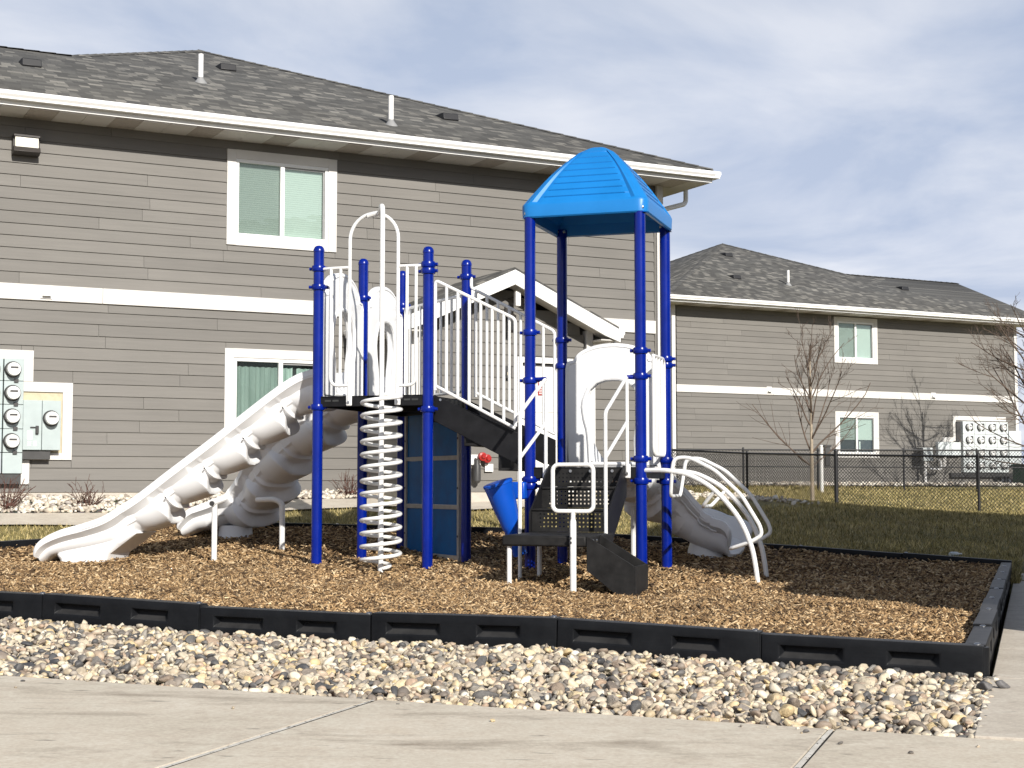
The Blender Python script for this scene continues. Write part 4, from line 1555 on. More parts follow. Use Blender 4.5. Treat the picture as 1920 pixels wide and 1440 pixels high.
a, c, z0, z1 = r2(1787, 781, 1884, 890)
MB().box(a, c, -.05, .0, z1 - .15, z1).build('trim_board', 'trim', e, bevel=.004)
MB().box(a, a + .14, -.05, .0, z1 - .85, z1 - .152).build('trim_board', 'trim', e, bevel=.004)
a2, c2_, _, z2 = r2(1767, 820, 1790, 890)
MB().box(a2, a, -.05, .0, z2 - .15, z2).build('trim_board', 'trim', e, bevel=.004)
MB().box(a2, a2 + .14, -.05, .0, z2 - 1.0, z2 - .152).build('trim_board', 'trim', e, bevel=.004)
pa, pc, pz0, pz1 = r2(1801, 791, 1884, 886)
cwid = (pc - pa) / 4
for i_ in range(4):
    for k in range(4):
        zb_ = pz0 + (pz1 - pz0) * k / 4
        zt_ = pz0 + (pz1 - pz0) * (k + 1) / 4
        x_ = pa + cwid * i_
        MB().box(x_ + .006, x_ + cwid - .006, -.15, -.0, zb_ + .004, zt_ - .004).build('cabinet', 'meter_case_far', e, bevel=.006)
        meter(e, x_ + cwid * .42, -.15, (zb_ + zt_) / 2 + .02, .10)
        MB().box(x_ + cwid * .66, x_ + cwid * .80, -.20, -.15, (zb_ + zt_) / 2 - .09, (zb_ + zt_) / 2 + .15).build('latch', 'dark_metal', e, sharp=0)
MB().box(pa - .24, pa - .06, -.10, -.0, pz1 - .68, pz1 - .02).build('side_channel', 'dark_metal', e, sharp=0)
MB().box(pa - 1.12, pa - .10, -.14, -.0, pz0 + .55, pz1 - .72).build('cabinet', 'meter_case_far', e, bevel=.006)
MB().box(pa - .55, pc + .2, -.13, -.0, pz0 - .16, pz0 - .02).build('wireway', 'dark_metal', e, sharp=0)
MB().box(pc + .05, pc + .62, -.14, -.0, pz0 + .25, pz1 - .30).build('cabinet', 'meter_case_far', e, bevel=.006)
for k in range(3):
    MB().tube([(pc - .25 + k * .16, -.08, pz0 - .16), (pc - .25 + k * .16, -.08, -.25)], .04, 8).build('conduit', 'grey_metal' if k == 1 else 'white_paint', e)

# cable box on a post beside it
bx, bz = on(None, W2, 1737, 852, -.4, BASE2)
e = house_thing('cable_box', 'pale grey cable box on a post left of the far meter bank', 'utility box', W2, BASE2)
MB().box(bx - .22, bx + .20, -.5, -.3, bz - .22, bz + .22).build('case', 'meter_case_far', e, bevel=.01)
MB().box(bx - .31, bx - .22, -.5, -.3, bz - .25, bz + .20).build('side_cover', 'dark_metal', e, sharp=0)
MB().tube([(bx - .06, -.4, bz - .22), (bx - .06, -.4, -.4)], .05, 10).build('post', 'white_paint', e)
MB().tube(fillet([(bx + .05, -.4, bz - .22), (bx + .08, -.4, bz - .48), (bx + .75, -.3, bz - .50), (bx + .82, -.2, bz - .22), (bx + .82, -.05, bz - .15)], .14), .035, 8).build('conduit', 'white_paint', e)
# green transformer at the right edge
gx_, gz_t = on(None, W2, 1925, 895, -1.2, BASE2)
e = house_thing('transformer', 'dark green transformer box at the right edge beside the far wall', 'transformer', W2, BASE2)
MB().box(gx_ - .35, gx_ + .5, -1.6, -.9, -.4, .62).build('case', 'green_box', e, bevel=.03)
MB().box(gx_ - .40, gx_ + .55, -1.66, -.86, .62, .68).build('lid', 'green_box', e, bevel=.02)

# --- house to the right of the picture, whose shade falls over the lawn and the chips
def shade_house():
    near = np.array([7.10, 5.2])       # left wall, near corner
    far = np.array([10.96, 18.1])       # left wall, far corner
    d = near - far
    ln = float(np.hypot(*d))
    ang = math.atan2(d[1], d[0])
    b = empty('apartment_building', (far[0], far[1], 0.10), ang)
    tag(b, 'tall grey apartment building just outside the right edge, shading the lawn', 'building', 'grey apartment buildings')
    dep, ez, ov = 14.0, 8.1, .12
    MB().box(0, ln, 0, dep, -.3, ez - .2).build('wall', 'siding', b, sharp=0)
    V = [(-ov, -ov, ez), (ln + ov, -ov, ez), (ln + ov, dep + ov, ez), (-ov, dep + ov, ez), (6.4, dep / 2, ez + 1.1), (ln - 6.4, dep / 2, ez + 1.1)]
    MB().add(V, [(0, 1, 5, 4), (1, 2, 5), (2, 3, 4, 5), (3, 0, 4)]).build('roof', 'shingle', b, sharp=8)
    MB().box(-ov + .01, ln + ov - .01, -ov + .01, dep + ov - .01, ez - .2, ez - .012).build('soffit', 'soffit', b, sharp=0)
    for x in (2.0, 6.0, 10.0):
        for z in (.9, 3.5, 6.1):
            w_ = MB().box(x, x + 1.8, -.04, .02, z, z + 1.5).build('window', 'trim', b, bevel=.004)
            MB().box(x + .15, x + 1.65, -.05, -.041, z + .15, z + 1.35).build('pane', 'glass', w_, sharp=0)
    # unseen low block, added to push the shadow edge out over the chips
    vx = np.array([4.95, 8.0]) - far
    cx_, cy_ = float(vx @ (d / ln)), float(vx @ np.array([-d[1], d[0]]) / ln)
    added_wing = MB().box(cx_ - 4.2, cx_, cy_, -.002, -.3, 3.15).build('added_wing', 'siding', b, sharp=0)
    MB().box(cx_ - 4.3, cx_ + .06, cy_ - .06, -.002, 3.15, 3.35).build('added_wing_roof', 'shingle', added_wing, sharp=0)
    return b


house3 = shade_house()

# ------------------------------------------------------------------ play area border
def timber_mesh():
    L, Wd, H = 1.212, 0.115, 0.235
    xs_ = [0.0, .10, .46, .70, .98, L]
    zs_ = [0.0, -.058, -.130, -H]
    bm = bmesh.new()
    vv = {}

    def V(x, y, z):
        key = (round(x, 4), round(y, 4), round(z, 4))
        if key not in vv:
            vv[key] = bm.verts.new(key)
        return vv[key]

    def Fq(*p):
        try:
            bm.faces.new([V(*q) for q in p])
        except ValueError:
            pass
    for i_ in range(5):
        for k in range(3):
            xa, xb, za, zb = xs_[i_], xs_[i_ + 1], zs_[k], zs_[k + 1]
            for y, flip in ((0, False), (Wd, True)):
                if k == 1 and i_ in (1, 3) and not flip:
                    d = .055
                    ia, ib, ic, id_ = (xa + .03, d, za - .004), (xb - .03, d, za - .004), (xb - .05, d, zb + .030), (xa + .02, d, zb + .030)
                    o = [(xa, 0, za), (xb, 0, za), (xb, 0, zb), (xa, 0, zb)]
                    n_ = [ia, ib, ic, id_]
                    for j in range(4):
                        Fq(o[j], o[(j + 1) % 4], n_[(j + 1) % 4], n_[j])
                    Fq(*n_)
                    continue
                Fq((xa, y, za), (xb, y, za), (xb, y, zb), (xa, y, zb))
    for i_ in range(5):
        xa, xb = xs_[i_], xs_[i_ + 1]
        Fq((xa, 0, 0), (xb, 0, 0), (xb, Wd, 0), (xa, Wd, 0))
        Fq((xa, 0, -H), (xb, 0, -H), (xb, Wd, -H), (xa, Wd, -H))
    for k in range(3):
        za, zb = zs_[k], zs_[k + 1]
        for x in (0.0, L):
            Fq((x, 0, za), (x, Wd, za), (x, Wd, zb), (x, 0, zb))
    bmesh.ops.recalc_face_normals(bm, faces=bm.faces)
    es = [e for e in bm.edges if len(e.link_faces) == 2 and e.calc_face_angle(0) > .6]
    bmesh.ops.bevel(bm, geom=es, offset=.011, segments=2, affect='EDGES', profile=.6)
    # knuckle where the next timber is pinned
    r_ = bmesh.ops.create_cone(bm, cap_ends=True, segments=16, radius1=.056, radius2=.056, depth=H - .012)
    bmesh.ops.translate(bm, verts=r_['verts'], vec=(L - .028, .058, -H / 2 - .004))
    me = bpy.data.meshes.new('border_timber')
    for f in bm.faces:
        f.smooth = True
    for e in bm.edges:
        if len(e.link_faces) == 2 and e.calc_face_angle(0) > .6:
            e.smooth = False
    bm.to_mesh(me)
    bm.free()
    me.materials.append(MATS['black_plastic'])
    return me


TIMBER = timber_mesh()
border = empty('playground_border', (FR[0], FR[1], .0))
tag(border, 'black recycled plastic border timbers pinned together around the wood chips', 'border')
pin_me = MB().lathe([(.020, -.02), (.020, .004), (.012, .010)], 12).mesh('pin', 'bolt_steel')


def timber(p0, p1, z0, z1, pins=True):
    """front face to the right of p0 -> p1"""
    p0, p1 = np.asarray(p0), np.asarray(p1)
    d = p1 - p0
    L_ = float(np.hypot(*d))
    o = bpy.data.objects.new('border_timber', TIMBER)
    o.parent = border
    jz = random.uniform(-.010, .008)
    ang = math.atan2(d[1], d[0]) + random.uniform(-.009, .009)
    tilt = -math.atan2(z1 - z0, L_)
    o.matrix_local = Matrix.Translation((p0[0] - FR[0], p0[1] - FR[1], z0 + jz)) @ Matrix.Rotation(ang, 4, 'Z') @ Matrix.Rotation(tilt, 4, 'Y') @ Matrix.Scale(L_ / 1.22, 4, (1, 0, 0))
    col.objects.link(o)
    if pins:
        q = bpy.data.objects.new('pin', pin_me)
        q.parent = o
        q.location = (1.175, .058, 0)
        col.objects.link(q)


for i_ in range(9):                                    # front: left to right
    a, b = kq(1.22 * (i_ + 1), 0), kq(1.22 * i_, 0)
    timber(a, b, float(border_top(1.22 * (i_ + 1))), float(border_top(1.22 * i_)))
zr = np.linspace(.179, .163, 9)
for i_ in range(8):                                    # right side: near to far
    a, b = FR + ES * (1.22 * i_ + (.06 if i_ == 0 else 0)), FR + ES * 1.22 * (i_ + 1)
    timber(a, b, zr[i_], zr[i_ + 1])
bk = np.interp(np.linspace(0, 11, 10), [0, 2.78, 6.2, 8.93, 11], [.163, .335, .487, .519, .539])
for i_ in range(9):                                    # back: right to left
    a, b = BR + EB * (11 / 9 * i_), BR + EB * (11 / 9 * (i_ + 1))
    timber(a, b, bk[i_], bk[i_ + 1])
lz_ = np.interp(np.linspace(0, 4.88, 5), [0, 2.41, 5], [.539, .363, .33])
for i_ in range(4):                                    # left: far to near
    a, b = BL + EL * 1.22 * i_, BL + EL * 1.22 * (i_ + 1)
    timber(a, b, lz_[i_], lz_[i_ + 1])

# ------------------------------------------------------------------ play structure
PA = math.radians(17.8)
PG0 = (-2.112, 16.5, 0.15)
play = empty('play_structure', PG0, -PA)
tag(play, 'blue and white play structure with roofed tower, slides, stairs and spiral climber', 'play structure')
A2, A3 = 2.415, 3.59           # tower with the roof
DK1, DK2 = 1.845, 1.07
PR = 0.0575


def ring_mb(m, h, yaw=0.0):
    m.lathe([(PR, h - .034), (.073, h - .030), (.079, h - .012), (.079, h + .012), (.073, h + .030), (PR, h + .034)], 20)
    for s_ in (-1, 1):
        c_, n_ = math.cos(yaw) * s_, math.sin(yaw) * s_
        m.tube([(c_ * .07, n_ * .07, h), (c_ * .108, n_ * .108, h)], .018, 8)
    return m


def post(a, b, top, rings, yaws=None, cap=True, sub=-.35):
    m = MB()
    prof = [(PR, sub), (PR, top - .075)]
    if cap:
        prof += [(PR + .004, top - .073), (PR + .004, top - .05), (PR * .97, top - .035), (PR * .80, top - .016), (PR * .5, top - .004), (PR * .15, top)]
    else:
        prof += [(PR, top)]
    m.lathe(prof, 22)
    o = m.build('post', 'blue_metal', play, loc=(a, b, 0))
    for j, h in enumerate(rings):
        y_ = (yaws[j] if yaws else 0.0)
        r_ = MB()
        ring_mb(r_, h, y_)
        rr = r_.build('clamp_ring', 'blue_metal', o)
    return o


post(0, 0, 3.50, [3.245, 3.04, 1.73], [0, .5, 0])
post(1.28, 0, 3.43, [3.235, 3.165, 1.69], [0, 0, 0])
post(0, 1.22, 3.53, [3.06], [-.3])
post(1.28, 1.22, 3.46, [3.26], [0])
post(0, 2.44, 3.55, [3.11, 3.05])
post(A2, 0, 3.74, [2.47, 1.97, .945, .875], cap=False)
post(A3, 0, 3.72, [2.25, 1.99, 1.152, .928], cap=False)
post(A2, 1.22, 3.74, [2.50, 2.21], cap=False)
post(A3, 1.22, 3.72, [2.26, 2.19, 1.156, .925], cap=False)


def pipes(name, paths, r=.0175, mat='white_metal', n=10, parent=play):
    m = MB()
    for p in paths:
        m.tube(p, r, n)
    return m.build(name, mat, parent)


def pipe_parts(parent, paths, r, name='bar'):
    for p in paths:
        MB().tube(p, r, 10).build(name, 'white_metal', parent)


# decks
def deck(poly, h, thick=.115):
    n = len(poly)
    m = MB()
    m.prism([(x, y, h - .012) for x, y in poly], (0, 0, .012))
    for i_ in range(n):
        a, b = Vector((*poly[i_], 0)), Vector((*poly[(i_ + 1) % n], 0))
        d = (b - a).normalized()
        nn = Vector((-d.y, d.x, 0)) * .025
        z0 = Vector((0, 0, h - thick))
        m.prism([a + d * .002 + z0, b - d * .002 + z0, b - d * .027 + nn + z0, a + d * .027 + nn + z0], (0, 0, thick - .013))
    return m.build('deck', 'black_coat', play, bevel=.004)


d1 = deck([(.02, -.03), (1.26, -.03), (1.26, 1.22), (.02, 1.22)], DK1)
for (x0, x1) in ((.10, .17), (.19, .26), (1.02, 1.09), (1.11, 1.18)):
    MB().box(x0, x1, -.034, -.029, DK1 - .06, DK1 - .04).build('slot', 'interior', d1, sharp=0)
deck([(.02, 1.24), (1.24, 1.24), (.02, 2.40)], DK1 - .004)
deck([(A2 - .0, -.03), (A3 - .0, -.03), (A3, 1.22), (A2, 1.22)], DK2)

# --- front of the tall tower: arched gate with rails
gate = pipes('arch_gate', [[(.389, -.045, 1.76)] + [(.389, -.045, h) for h in (2.2, 3.0)] + [(.67 - .281 * math.cos(t_), -.045, 3.53 + .281 * math.sin(t_)) for t_ in np.linspace(0, math.pi, 20)] + [(.951, -.045, h) for h in (3.0, 2.2, 1.76)]], .0195)
pipe_parts(gate, [fillet([(.07, -.02, 3.235), (.20, -.045, 3.235), (.389, -.045, 3.235)], .03), fillet([(.169, -.045, 3.235), (.169, -.045, 1.955), (.389, -.045, 1.955)], .10), [(.282, -.045, 3.235), (.282, -.045, 1.955)],
                  fillet([(1.21, -.02, 3.225), (1.10, -.045, 3.225), (.951, -.045, 3.225)], .03), fillet([(1.159, -.045, 3.225), (1.159, -.045, 1.945), (.951, -.045, 1.945)], .10), [(1.056, -.045, 3.225), (1.056, -.045, 1.945)]], .017)
for a in (.389, .951):
    tb = MB().box(a - .034, a + .034, -.055, -.034, 1.735, 1.86).build('bolt_tab', 'white_metal', gate, bevel=.012)
    MB().lathe([(.015, 0), (.015, .012)], 8, Matrix.Translation((a, -.055, 1.775)) @ Matrix.Rotation(math.pi / 2, 4, 'X')).build('bolt', 'bolt_steel', gate)

# --- spiral climber
SC = (.875, -.30)
sp_ = MB().tube(fillet([(SC[0], SC[1], -.3), (SC[0], SC[1], 3.875), (.735, -.06, 3.80)], .13, 8), .027, 12).build('spiral_climber', 'white_metal', play)
MB().tube([(.60, -.05, 3.785), (.67, -.055, 3.80), (.755, -.075, 3.805)], .031, 10).build('clamp_sleeve', 'white_metal', sp_)
turns, pitch_ = 13.45, .1368
hel = []
for i_ in range(int(turns * 22) + 1):
    t_ = i_ / 22
    rr = .205 if i_ > 14 else .03 + .175 * (i_ / 14) ** .7
    an = 2 * math.pi * t_ - .4
    hel.append((SC[0] + rr * math.cos(an), SC[1] + rr * math.sin(an), .02 + pitch_ * t_))
MB().tube(hel, .0205, 9).build('helix', 'white_metal', sp_)
for k in range(13):
    an = math.radians(118)
    t_ = (an + .4) / (2 * math.pi) + k
    h = .02 + pitch_ * t_
    MB().tube([(SC[0], SC[1], h - .045), (SC[0] + .205 * math.cos(an), SC[1] + .205 * math.sin(an), h)], .013, 7).build('spoke', 'white_metal', sp_)
    MB().lathe([(.0295, -.03), (.0315, 0), (.0295, .03)], 12, Matrix.Translation((SC[0], SC[1], h - .045))).build('collar', 'white_metal', sp_)

# --- moulded panels with arched openings
def arch_panel(M, hw, shoulder, peak, ow, otop, name='entry_panel'):
    o = [(-hw, 0), (hw, 0), (hw, shoulder - .04), (hw - .02, shoulder)]
    for t_ in np.linspace(0.0, math.pi, 31):
        o.append(((hw - .10) * math.cos(t_), shoulder + .015 + (peak - shoulder - .015) * math.sin(t_) ** 1.05))
    o += [(-hw + .02, shoulder), (-hw, shoulder - .04)]
    h = [(-ow * .78, .04), (ow * .78, .04)]
    right = [(ow * .80, .30), (ow * .84, .42), (ow * .95, .55), (ow, .68), (ow * .96, otop - .22), (ow * .80, otop - .10), (ow * .55, otop - .03), (ow * .25, otop)]
    h += right + [(0, otop + .004)] + [(-x, y) for x, y in right[::-1]]
    me = outline_mesh('entry_panel', [o, h], .030, .012, 'white_plastic')
    p = obj(name, me, play, M)
    for zz in (.036, -.036):
        MB().tube([(x, y, zz) for x, y in h], .026, 8, closed=True).build('opening_lip', 'white_plastic', p)
    for zz in (.040, -.040):
        rim = [(x * .965, y * .97 + .02, zz) for x, y in o]
        MB().tube(rim, .012, 6, closed=True).build('edge_bead', 'white_plastic', p)
    return p


MSIDE = Matrix(((0, 0, 1, 0), (1, 0, 0, 0), (0, 1, 0, 0), (0, 0, 0, 1)))
arch_panel(Matrix.Translation((-.01, .61, DK1 + .005)) @ MSIDE, .545, 1.13, 1.41, .31, 1.00)
arch_panel(Matrix.Translation((-.01, 1.83, DK1 + .005)) @ MSIDE, .545, 1.13, 1.41, .31, 1.00)
MREAR = Matrix(((1, 0, 0, 0), (0, 0, -1, 0), (0, 1, 0, 0), (0, 0, 0, 1)))
arch_panel(Matrix.Translation((3.0, 1.21, DK2 + .005)) @ MREAR, .525, 1.17, 1.36, .33, 0.98)

# --- slides: channel swept along a path
def slide(path, wall, width, bulge, segs, n=420, foot=None, toe=.16, shell_end=.80):
    """path: bed points; wall(t): wall height; segs: shell-like swellings along the length"""
    Q = [Vector(p) for p in spline(path, 600)]
    acc = [0.0]
    for i_ in range(599):
        acc.append(acc[-1] + (Q[i_ + 1] - Q[i_]).length)
    ss = np.linspace(0, acc[-1], n)
    P = [Vector((np.interp(x, acc, [q.x for q in Q]), np.interp(x, acc, [q.y for q in Q]), np.interp(x, acc, [q.z for q in Q]))) for x in ss]
    V, F = [], []
    K = 0
    for i_ in range(n):
        t_ = i_ / (n - 1)
        T = (P[min(i_ + 1, n - 1)] - P[max(i_ - 1, 0)]).normalized()
        S = T.cross(Vector((0, 0, 1))).normalized()
        U = S.cross(T).normalized()
        wh = wall(t_)
        hw = width / 2
        x = (t_ * segs) % 1.0
        def shell(ph):
            # shells flare out abruptly on their uphill rim, which bows uphill at mid height, then taper downhill
            xx = (t_ * segs + .13 * math.sin(2 * ph)) % 1.0
            if not .015 < t_ < shell_end:
                return (.42 * min(1.0, (t_ - shell_end) / .07) if t_ >= shell_end else 0.0), 0.0
            ff = 0.0
            if xx >= .30:
                rise = min(1.0, (xx - .30) / .10)
                ff = rise * rise * (3 - 2 * rise) * (1 - max(0.0, xx - .40) / .60) ** .75
            x0_ = (t_ * segs) % 1.0
            rb = math.exp(-((x0_ - .055) / .034) ** 2)
            return ff * bulge, rb
        nose = 1.0
        if t_ > 1 - toe:
            q_ = (t_ - (1 - toe)) / toe
            nose = math.sqrt(max(0.0, 1 - (q_ * .97) ** 2.4))
            hw = hw * (.80 + .20 * nose)
        inn = [(-hw + .012, wh + .016), (-hw + .045, wh), (-hw + .055, wh * .62), (-hw + .075, wh * .30), (-hw + .13, .06), (-hw * .45, .008), (0, 0), (hw * .45, .008), (hw - .13, .06), (hw - .075, wh * .30), (hw - .055, wh * .62), (hw - .045, wh), (hw - .012, wh + .016)]
        half = [(hw + .014, wh + .012), (hw + .026, wh - .03), (hw + .026, wh - .075), (hw + .004, wh - .088)]
        zt0 = wh - .10
        for k_ in range(1, 15):
            ph = math.pi / 2 * k_ / 14
            ff, rb = shell(ph)
            env = math.sin(ph) ** .45
            w_ = (hw - .075 + (.115 * ff + .042 * rb) * env)
            dd = .025 + .115 * ff + .035 * rb
            half.append((w_ * math.cos(ph) ** .62 if k_ < 14 else 0.0, zt0 - (zt0 + dd) * math.sin(ph) ** .85))
        loop = inn + half + [(-a_, b_) for a_, b_ in half[::-1][1:]]
        K = len(loop)
        if t_ > 1 - toe:
            loop = [(a_, b_ * (.35 + .65 * nose) - (1 - nose) * .05) for a_, b_ in loop]
        V += [P[i_] + S * a_ + U * b_ for a_, b_ in loop]
    for i_ in range(n - 1):
        F += [(i_ * K + j, i_ * K + (j + 1) % K, (i_ + 1) * K + (j + 1) % K, (i_ + 1) * K + j) for j in range(K)]
    F.append(tuple((n - 1) * K + j for j in range(K)))
    s_ = MB().add(V, F).build('slide', 'white_plastic', play, sharp=38)
    # grooves moulded along the rails
    return s_, P


def rail_bead(s_, P, width, wall, off, drop, r=.008, rng_=(0.02, .84), sides=(-1, 1)):
    n = len(P)
    for sgn in sides:
        pts = []
        for i_ in range(n):
            t_ = i_ / (n - 1)
            if not rng_[0] <= t_ <= rng_[1]:
                continue
            T = (P[min(i_ + 1, n - 1)] - P[max(i_ - 1, 0)]).normalized()
            S = T.cross(Vector((0, 0, 1))).normalized()
            U = S.cross(T).normalized()
            pts.append(P[i_] + S * sgn * (width / 2 + off) + U * (wall(t_) - drop))
        MB().tube(pts, r, 6).build('rail_bead', 'white_plastic', s_)


def sl1(r):
    return (-r, .61 - .10 * max(0, r - .2))


bed = [(-.02, 1.865), (.20, 1.85), (.45, 1.73), (1.23, 1.16), (1.75, .79), (2.19, .475), (2.55, .285), (2.90, .20), (3.20, .165), (3.42, .125), (3.56, .05)]
wall1 = lambda t_: .30 if t_ < .70 else .30 - .13 * (t_ - .70) / .30
S1, P1 = slide([(sl1(r)[0], sl1(r)[1], h) for r, h in bed], wall1, .66, 1.0, 7.2, shell_end=.694)
for k in range(5):
    i_ = int((k + .055) / 7.2 * (len(P1) - 1)) + 1
    T_ = (P1[i_ + 1] - P1[i_ - 1]).normalized()
    S_ = T_.cross(Vector((0, 0, 1))).normalized()
    U_b = S_.cross(T_).normalized()
    for (sd_, ub) in ((.286, .09),):
        c_ = P1[i_] - S_ * sd_ + U_b * ub
        MB().tube([c_, c_ - S_ * .014], .009, 8).build('bolt', 'dark_metal', S1)
rail_bead(S1, P1, .66, wall1, .012, -.004, .007)
rail_bead(S1, P1, .66, wall1, .026, .052, .007)
# end foot under the run-out
FT = [(2.30, .36), (2.52, .20), (2.66, .10), (2.74, -.14), (3.22, -.14), (3.27, .03), (3.33, .10), (3.0, .20)]
MB().prism([(-r, sl1(r)[1] - .25, h) for r, h in FT], (0, .50, 0)).build('slide_foot', 'white_plastic', S1, bevel=.045)
cx, cy = sl1(1.32)
m = MB().tube([(cx, cy - .35, -.2), (cx, cy - .35, .70)], .032, 12)
m.tube([(cx, cy - .40, .68), (cx, cy - .16, .72)], .034, 10)
m.build('support_leg', 'white_metal', S1)
MB().lathe([(.028, 0), (.028, .02)], 10, Matrix.Translation((cx - .0, cy - .405, .68)) @ Matrix.Rotation(math.pi / 2, 4, 'X')).build('leg_bolt', 'dark_metal', S1)

bed2_ = [(-.02, 1.83, 1.865), (-.22, 1.84, 1.84), (-.62, 1.90, 1.60), (-1.10, 2.00, 1.26), (-1.55, 2.23, .93), (-1.86, 2.52, .66), (-2.15, 2.72, .48), (-2.55, 2.78, .40), (-2.90, 2.74, .36), (-3.12, 2.70, .28)]
wall2 = lambda t_: .33 if t_ < .75 else .33 - .10 * (t_ - .75) / .25
S2, P2 = slide(bed2_, wall2, .74, 1.1, 6.0, shell_end=.833)
rail_bead(S2, P2, .74, wall2, .012, -.004, .007)
m = MB().tube(fillet([(-1.72, 1.95, .70), (-1.40, 1.80, .71), (-1.30, 1.79, .66), (-1.30, 1.79, -.1)], .14), .035, 12)
m.build('support_leg', 'white_metal', S2)
MB().lathe([(.19, -.05), (.17, .2), (.16, .36)], 18, Matrix.Translation((-2.45, 2.76, 0)) @ Matrix.Scale(1.4, 4, (1, 0, 0))).build('slide_foot', 'white_plastic', S2)

bed3 = [(3.0, 1.18, 1.085), (3.0, 1.42, 1.05), (3.02, 1.75, .86), (3.12, 2.06, .66), (3.33, 2.30, .47), (3.60, 2.42, .31), (3.86, 2.42, .21), (4.05, 2.39, .17), (4.15, 2.37, .13)]
wall3 = lambda t_: .34 if t_ < .8 else .34 - .04 * (t_ - .8) / .2
S3, P3 = slide(bed3, wall3, .72, .9, 5.0, toe=.06, shell_end=.60)
rail_bead(S3, P3, .72, wall3, .024, .045, .008)
rail_bead(S3, P3, .72, wall3, -.012, .125, .010, (.55, .94))
MB().lathe([(.20, -.12), (.19, .0), (.17, .14), (.15, .22)], 20, Matrix.Translation((3.80, 2.40, 0)) @ Matrix.Scale(1.25, 4, (1, 0, 0))).build('slide_foot', 'white_plastic', S3)
MB().tube([(3.05, 1.95, -.1), (3.05, 1.95, .62)], .032, 10).build('support_leg', 'white_metal', S3)

# --- stairs between the towers
st_ = MB()
PAR = [(1.325, 1.845), (2.36, 1.385), (2.36, 1.05), (1.325, 1.565)]
stairs = MB().prism([(a, .065, h) for a, h in PAR], (0, .018, 0)).build('stairs', 'black_coat', play, bevel=.004)
MB().prism([(a, 1.135, h) for a, h in PAR], (0, .018, 0)).build('stringer', 'black_coat', stairs, bevel=.004)
for a0, a1, h in ((1.29, 1.67, 1.587), (1.66, 2.05, 1.328), (2.04, 2.41, 1.066)):
    MB().box(a0, a1, .085, 1.133, h - .03, h).build('tread', 'black_step', stairs, bevel=.004)
    MB().box(a0, a0 + .014, .085, 1.133, h, h + .24).build('riser', 'black_step', stairs, bevel=.003)
MB().lathe([(.014, 0), (.014, .012)], 8, Matrix.Translation((1.40, .065, 1.79)) @ Matrix.Rotation(math.pi / 2, 4, 'X')).build('bolt', 'bolt_steel', stairs)


def stair_rail(b, top, bot, nbars, hook):
    (a0, h0), (a1, h1) = top
    (c0, g0), (c1, g1) = bot
    r_ = MB().tube(fillet([(a0, b, g0 - .05), (a0, b, h0), (a1, b, h1), (a1, b, g1 + .02)], .05), .0185, 10).build('stair_rail', 'white_metal', play)
    MB().tube([(c0, b, g0), (c1, b, g1)], .0175, 10).build('bottom_rail', 'white_metal', r_)
    for k in range(1, nbars + 1):
        a = a0 + (a1 - a0) * k / (nbars + 1)
        zt = h0 + (h1 - h0) * (a - a0) / (a1 - a0)
        zb = g0 + (g1 - g0) * (a - c0) / (c1 - c0)
        MB().tube([(a, b, zb), (a, b, zt)], .0165, 10).build('bar', 'white_metal', r_)
    if hook:
        MB().tube(fillet(hook, .05), .0185, 10).build('hook', 'white_metal', r_)
    return r_


stair_rail(.015, ((1.355, 3.065), (2.25, 2.62)), ((1.355, 1.94), (2.25, 1.475)), 6, None)
stair_rail(1.20, ((1.40, 3.10), (2.335, 2.60)), ((1.40, 1.93), (2.335, 1.45)), 6, [(1.40, 1.20, 3.10), (1.345, 1.20, 3.13), (1.345, 1.20, 3.25), (1.30, 1.21, 3.28)])

# --- rails along the slanting back of the small deck, and the blue panel wall below it
Dg = Vector((1.28, -1.22, 0)).normalized()
O_ = Vector((0, 2.44, 0))


def dg(s, o, h):
    nrm = Vector((Dg.y, -Dg.x, 0))
    p = O_ + Dg * s + nrm * o
    return (p.x, p.y, h)


br_ = MB().tube(fillet([dg(.10, 0, 3.06), dg(1.67, 0, 3.06), dg(1.67, 0, 1.95), dg(.10, 0, 1.95), dg(.10, 0, 3.06)], .08), .0185, 10).build('barrier', 'white_metal', play)
for k in range(1, 11):
    s = .10 + 1.57 * k / 11
    MB().tube([dg(s, 0, 1.95), dg(s, 0, 3.06)], .0165, 8).build('bar', 'white_metal', br_)
hz = [.055, .63, 1.20, 1.77]
s0, s1 = .135, 1.63
fr_ = MB()


def dbox(m, sa, sb, oa, ob, ha, hb):
    V = [dg(s, o, h) for h in (ha, hb) for o in (oa, ob) for s in (sa, sb)]
    return m.add(V, [(0, 2, 3, 1), (4, 5, 7, 6), (0, 1, 5, 4), (2, 6, 7, 3), (0, 4, 6, 2), (1, 3, 7, 5)])


for sa in (s0, s1 - .05):
    dbox(fr_, sa, sa + .05, -.02, .025, .02, 1.79)
for h in hz:
    dbox(fr_, s0 + .05, s1 - .05, -.018, .022, h - .025, h + .025)
pw = fr_.build('panel_wall', 'panel_frame', play, bevel=.003)
for k in range(3):
    m = MB()
    dbox(m, s0 + .052, s1 - .052, -.008, .004, hz[k] + .026, hz[k + 1] - .026)
    m.build('blue_panel', 'blue_panel', pw, sharp=0)
for sa in (s0 + .025, s1 - .025):
    for h in (.30, .85, 1.42):
        p = Vector(dg(sa, .024, h))
        n_ = Vector((Dg.y, -Dg.x, 0))
        m = MB().tube([p, p + n_ * .008], .013, 8)
        m.build('bolt', 'dark_metal', pw)

